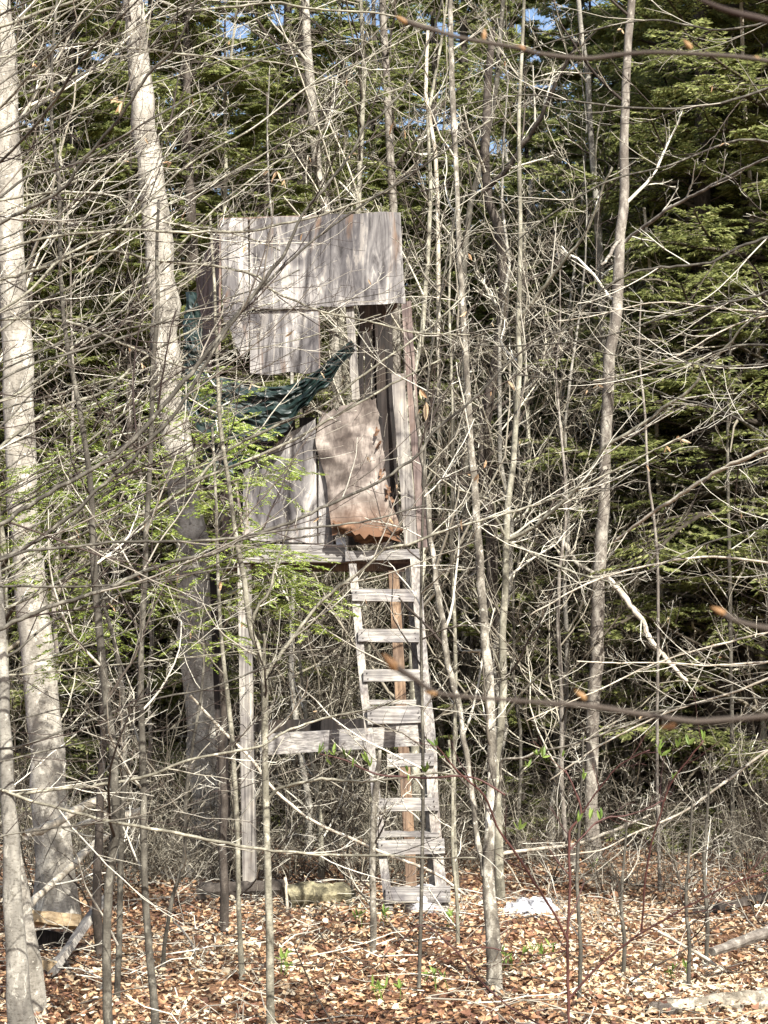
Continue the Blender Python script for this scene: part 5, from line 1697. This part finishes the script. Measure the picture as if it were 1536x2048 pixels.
for px, py, sz_, nn_ in ((845, 775, .05, 2), (852, 795, .07, 3), (848, 812, .05, 2), (795, 250, .05, 1), (935, 625, .05, 2), (925, 610, .04, 2), (983, 880, .05, 2), (955, 935, .055, 3), (948, 950, .05, 2), (985, 870, .045, 2), (1002, 890, .04, 1),
                         (1345, 853, .055, 3), (1330, 862, .05, 2), (1172, 780, .05, 2), (1195, 770, .04, 2), (500, 770, .05, 3), (365, 433, .035, 2), (250, 205, .05, 3), (235, 195, .05, 2), (555, 345, .06, 3), (570, 360, .04, 2), (120, 200, .04, 2),
                         (255, 685, .04, 2), (497, 492, .03, 1), (1005, 740, .05, 1), (1040, 870, .04, 2), (960, 1250, .035, 1), (1297, 1449, .035, 2), (440, 1160, .04, 2), (345, 330, .04, 2), (690, 150, .035, 1), (1250, 50, .05, 2)) + tuple((rng.uniform(20, 1500), rng.uniform(60, 1450), rng.uniform(.03, .05), 1 + int(rng.random() * 2)) for _ in range(46)):
    best = None
    for rt_, vv in TWIGS:
        rel = vv - CAM
        dy = rel[:, 1] * cp + rel[:, 2] * sp
        dz = -rel[:, 1] * sp + rel[:, 2] * cp
        dd = np.hypot(CX + F * rel[:, 0] / dy - px, CY - F * dz / dy - py) + np.where(rel[:, 1] > 11, 40, 0)
        k_ = int(dd.argmin())
        if best is None or dd[k_] < best[0]:
            best = (dd[k_], rt_, vv[k_])
    _, rt_, p = best
    bud_leaf(p, sz_ * 1.1, rt_, np.array(rt_.location), 'dry_leaf', 'dry_leaf', nn_, (0, 0, -1), .6)

# fresh green shoots on the forest floor
sh = random.Random(8)
spots = [(905, 1885, 'pair of fresh green shoots right of the ladder foot'), (720, 1885, 'fresh green shoots left of the ladder foot'), (770, 1875, 'green shoots in the leaves just below the ladder'),
         (1080, 1945, 'patch of bright green leaves near the red stemmed shrub'), (1010, 1960, 'bright green leaves beside the mottled trunk foot'), (1350, 1975, 'yellow green leaves just above the bleached log'),
         (1450, 1725, 'green shoots at the right among the brush'), (1190, 1745, 'small green shoots at the foot of the tall brown trunk'), (1500, 1740, 'low green shoots by the right edge'),
         (760, 2010, 'small green sprout at the bottom centre'), (560, 1960, 'small green sprout beside the forked sapling foot'), (860, 1990, 'tiny green sprout in the litter below the mottled trunk'),
         (1160, 1690, 'greenish sprouts behind the red stemmed shrub'), (1520, 1780, 'small green sprout at the right edge of the litter')]
for px, py, lb in spots:
    Yd = ground_Y(py)
    c = on_ground(px, Yd, .02)
    r_ = thing('green_shoot', lb, 'plant', c)
    for i in range(sh.randint(3, 6)):
        p = c + np.array([sh.gauss(0, .045), sh.gauss(0, .05), 0])
        st = MB()
        tipp = p + np.array([sh.gauss(0, .015), sh.gauss(0, .015), sh.uniform(.03, .09)])
        tubes(st, np.array([[p, (p + tipp) / 2, tipp]]), np.full((1, 3), .0018), 4)
        st.build('stem', M['shoot'], r_, c)
        bud_leaf(tipp, .055, r_, c, 'shoot', 'leaf', 3, (0, 0, .8), .7)

# ------------------------------------------------------------------ out of focus twigs close to the lens
def near_twig(label, pts, Yd, Y2, buds, tone='twig'):
    w = world_line(pts, Yd, Y2)
    o3 = w[0, :3]
    root = thing('near_twig', label, 'twig', o3)
    s = resample(w, 40)
    mb = MB()
    tubes(mb, s[None, :, :3], s[None, :, 3], 8, cap=True, c=.3)
    mb.build('stem', M[tone], root, o3)
    for px, py, yy, size, d in buds:
        mb = MB()
        p = P(px, py, yy)
        d = norm(np.array(d, float))
        L = size
        ks = np.linspace(0, 1, 7)
        prof = np.array([.55, .9, 1, .9, .65, .35, .06]) * L * .22
        line = p + d * (ks[:, None] - .3) * L
        tubes(mb, line[None], prof[None], 7, cap=True, c=rng.uniform(.1, .9))
        mb.build('bud', M['bud'], root, o3)
    return root


near_twig('blurred twig with orange buds crossing the top right near the lens', [(1640, 140, 4.5), (1536, 122, 5), (1468, 113, 5), (1330, 105, 5), (1250, 108, 5), (1170, 117, 5), (1070, 106, 4.5), (1045, 98, 5), (918, 75, 4.5), (868, 60, 5), (830, 50, 6), (803, 36, 5)], 2.1, 2.1,
          [(808, 42, 2.1, .018, (-1, 0, .6)), (1046, 98, 2.1, .016, (-1, 0, .5)), (968, 72, 2.1, .014, (.1, 0, 1)), (1378, 92, 2.1, .016, (-.6, 0, .7)), (1516, 118, 2.1, .014, (-.8, 0, .3))])
near_twig('dark blurred twig cutting the top right corner', [(1640, 80, 7), (1536, 42, 7.5), (1480, 28, 7), (1440, 16, 6), (1395, -4, 5), (1350, -30, 4)], 1.8, 1.8, [], 'twig_dark')
near_twig('blurred grey twig with orange tips slanting across the lower right near the lens', [(1640, 1420, 6), (1536, 1432, 6), (1468, 1438, 6), (1400, 1443, 6), (1368, 1441, 5.5), (1268, 1426, 5.5), (1178, 1412, 5), (1068, 1404, 4.5), (960, 1396, 4), (918, 1392, 4), (870, 1385, 5), (830, 1358, 6), (800, 1340, 7), (780, 1322, 5)], 1.7, 1.7,
          [(786, 1330, 1.7, .022, (-.7, 0, .8)), (868, 1386, 1.7, .014, (-1, 0, .1)), (1165, 1393, 1.7, .014, (-.8, 0, .7)), (1342, 1452, 1.7, .015, (-1, 0, -.1))])
near_twig('short blurred twig with an orange tip at the right edge', [(1640, 1275, 6), (1536, 1257, 5.5), (1480, 1244, 5), (1440, 1224, 5)], 1.6, 1.6, [(1442, 1224, 1.6, .015, (-1, 0, .5))])
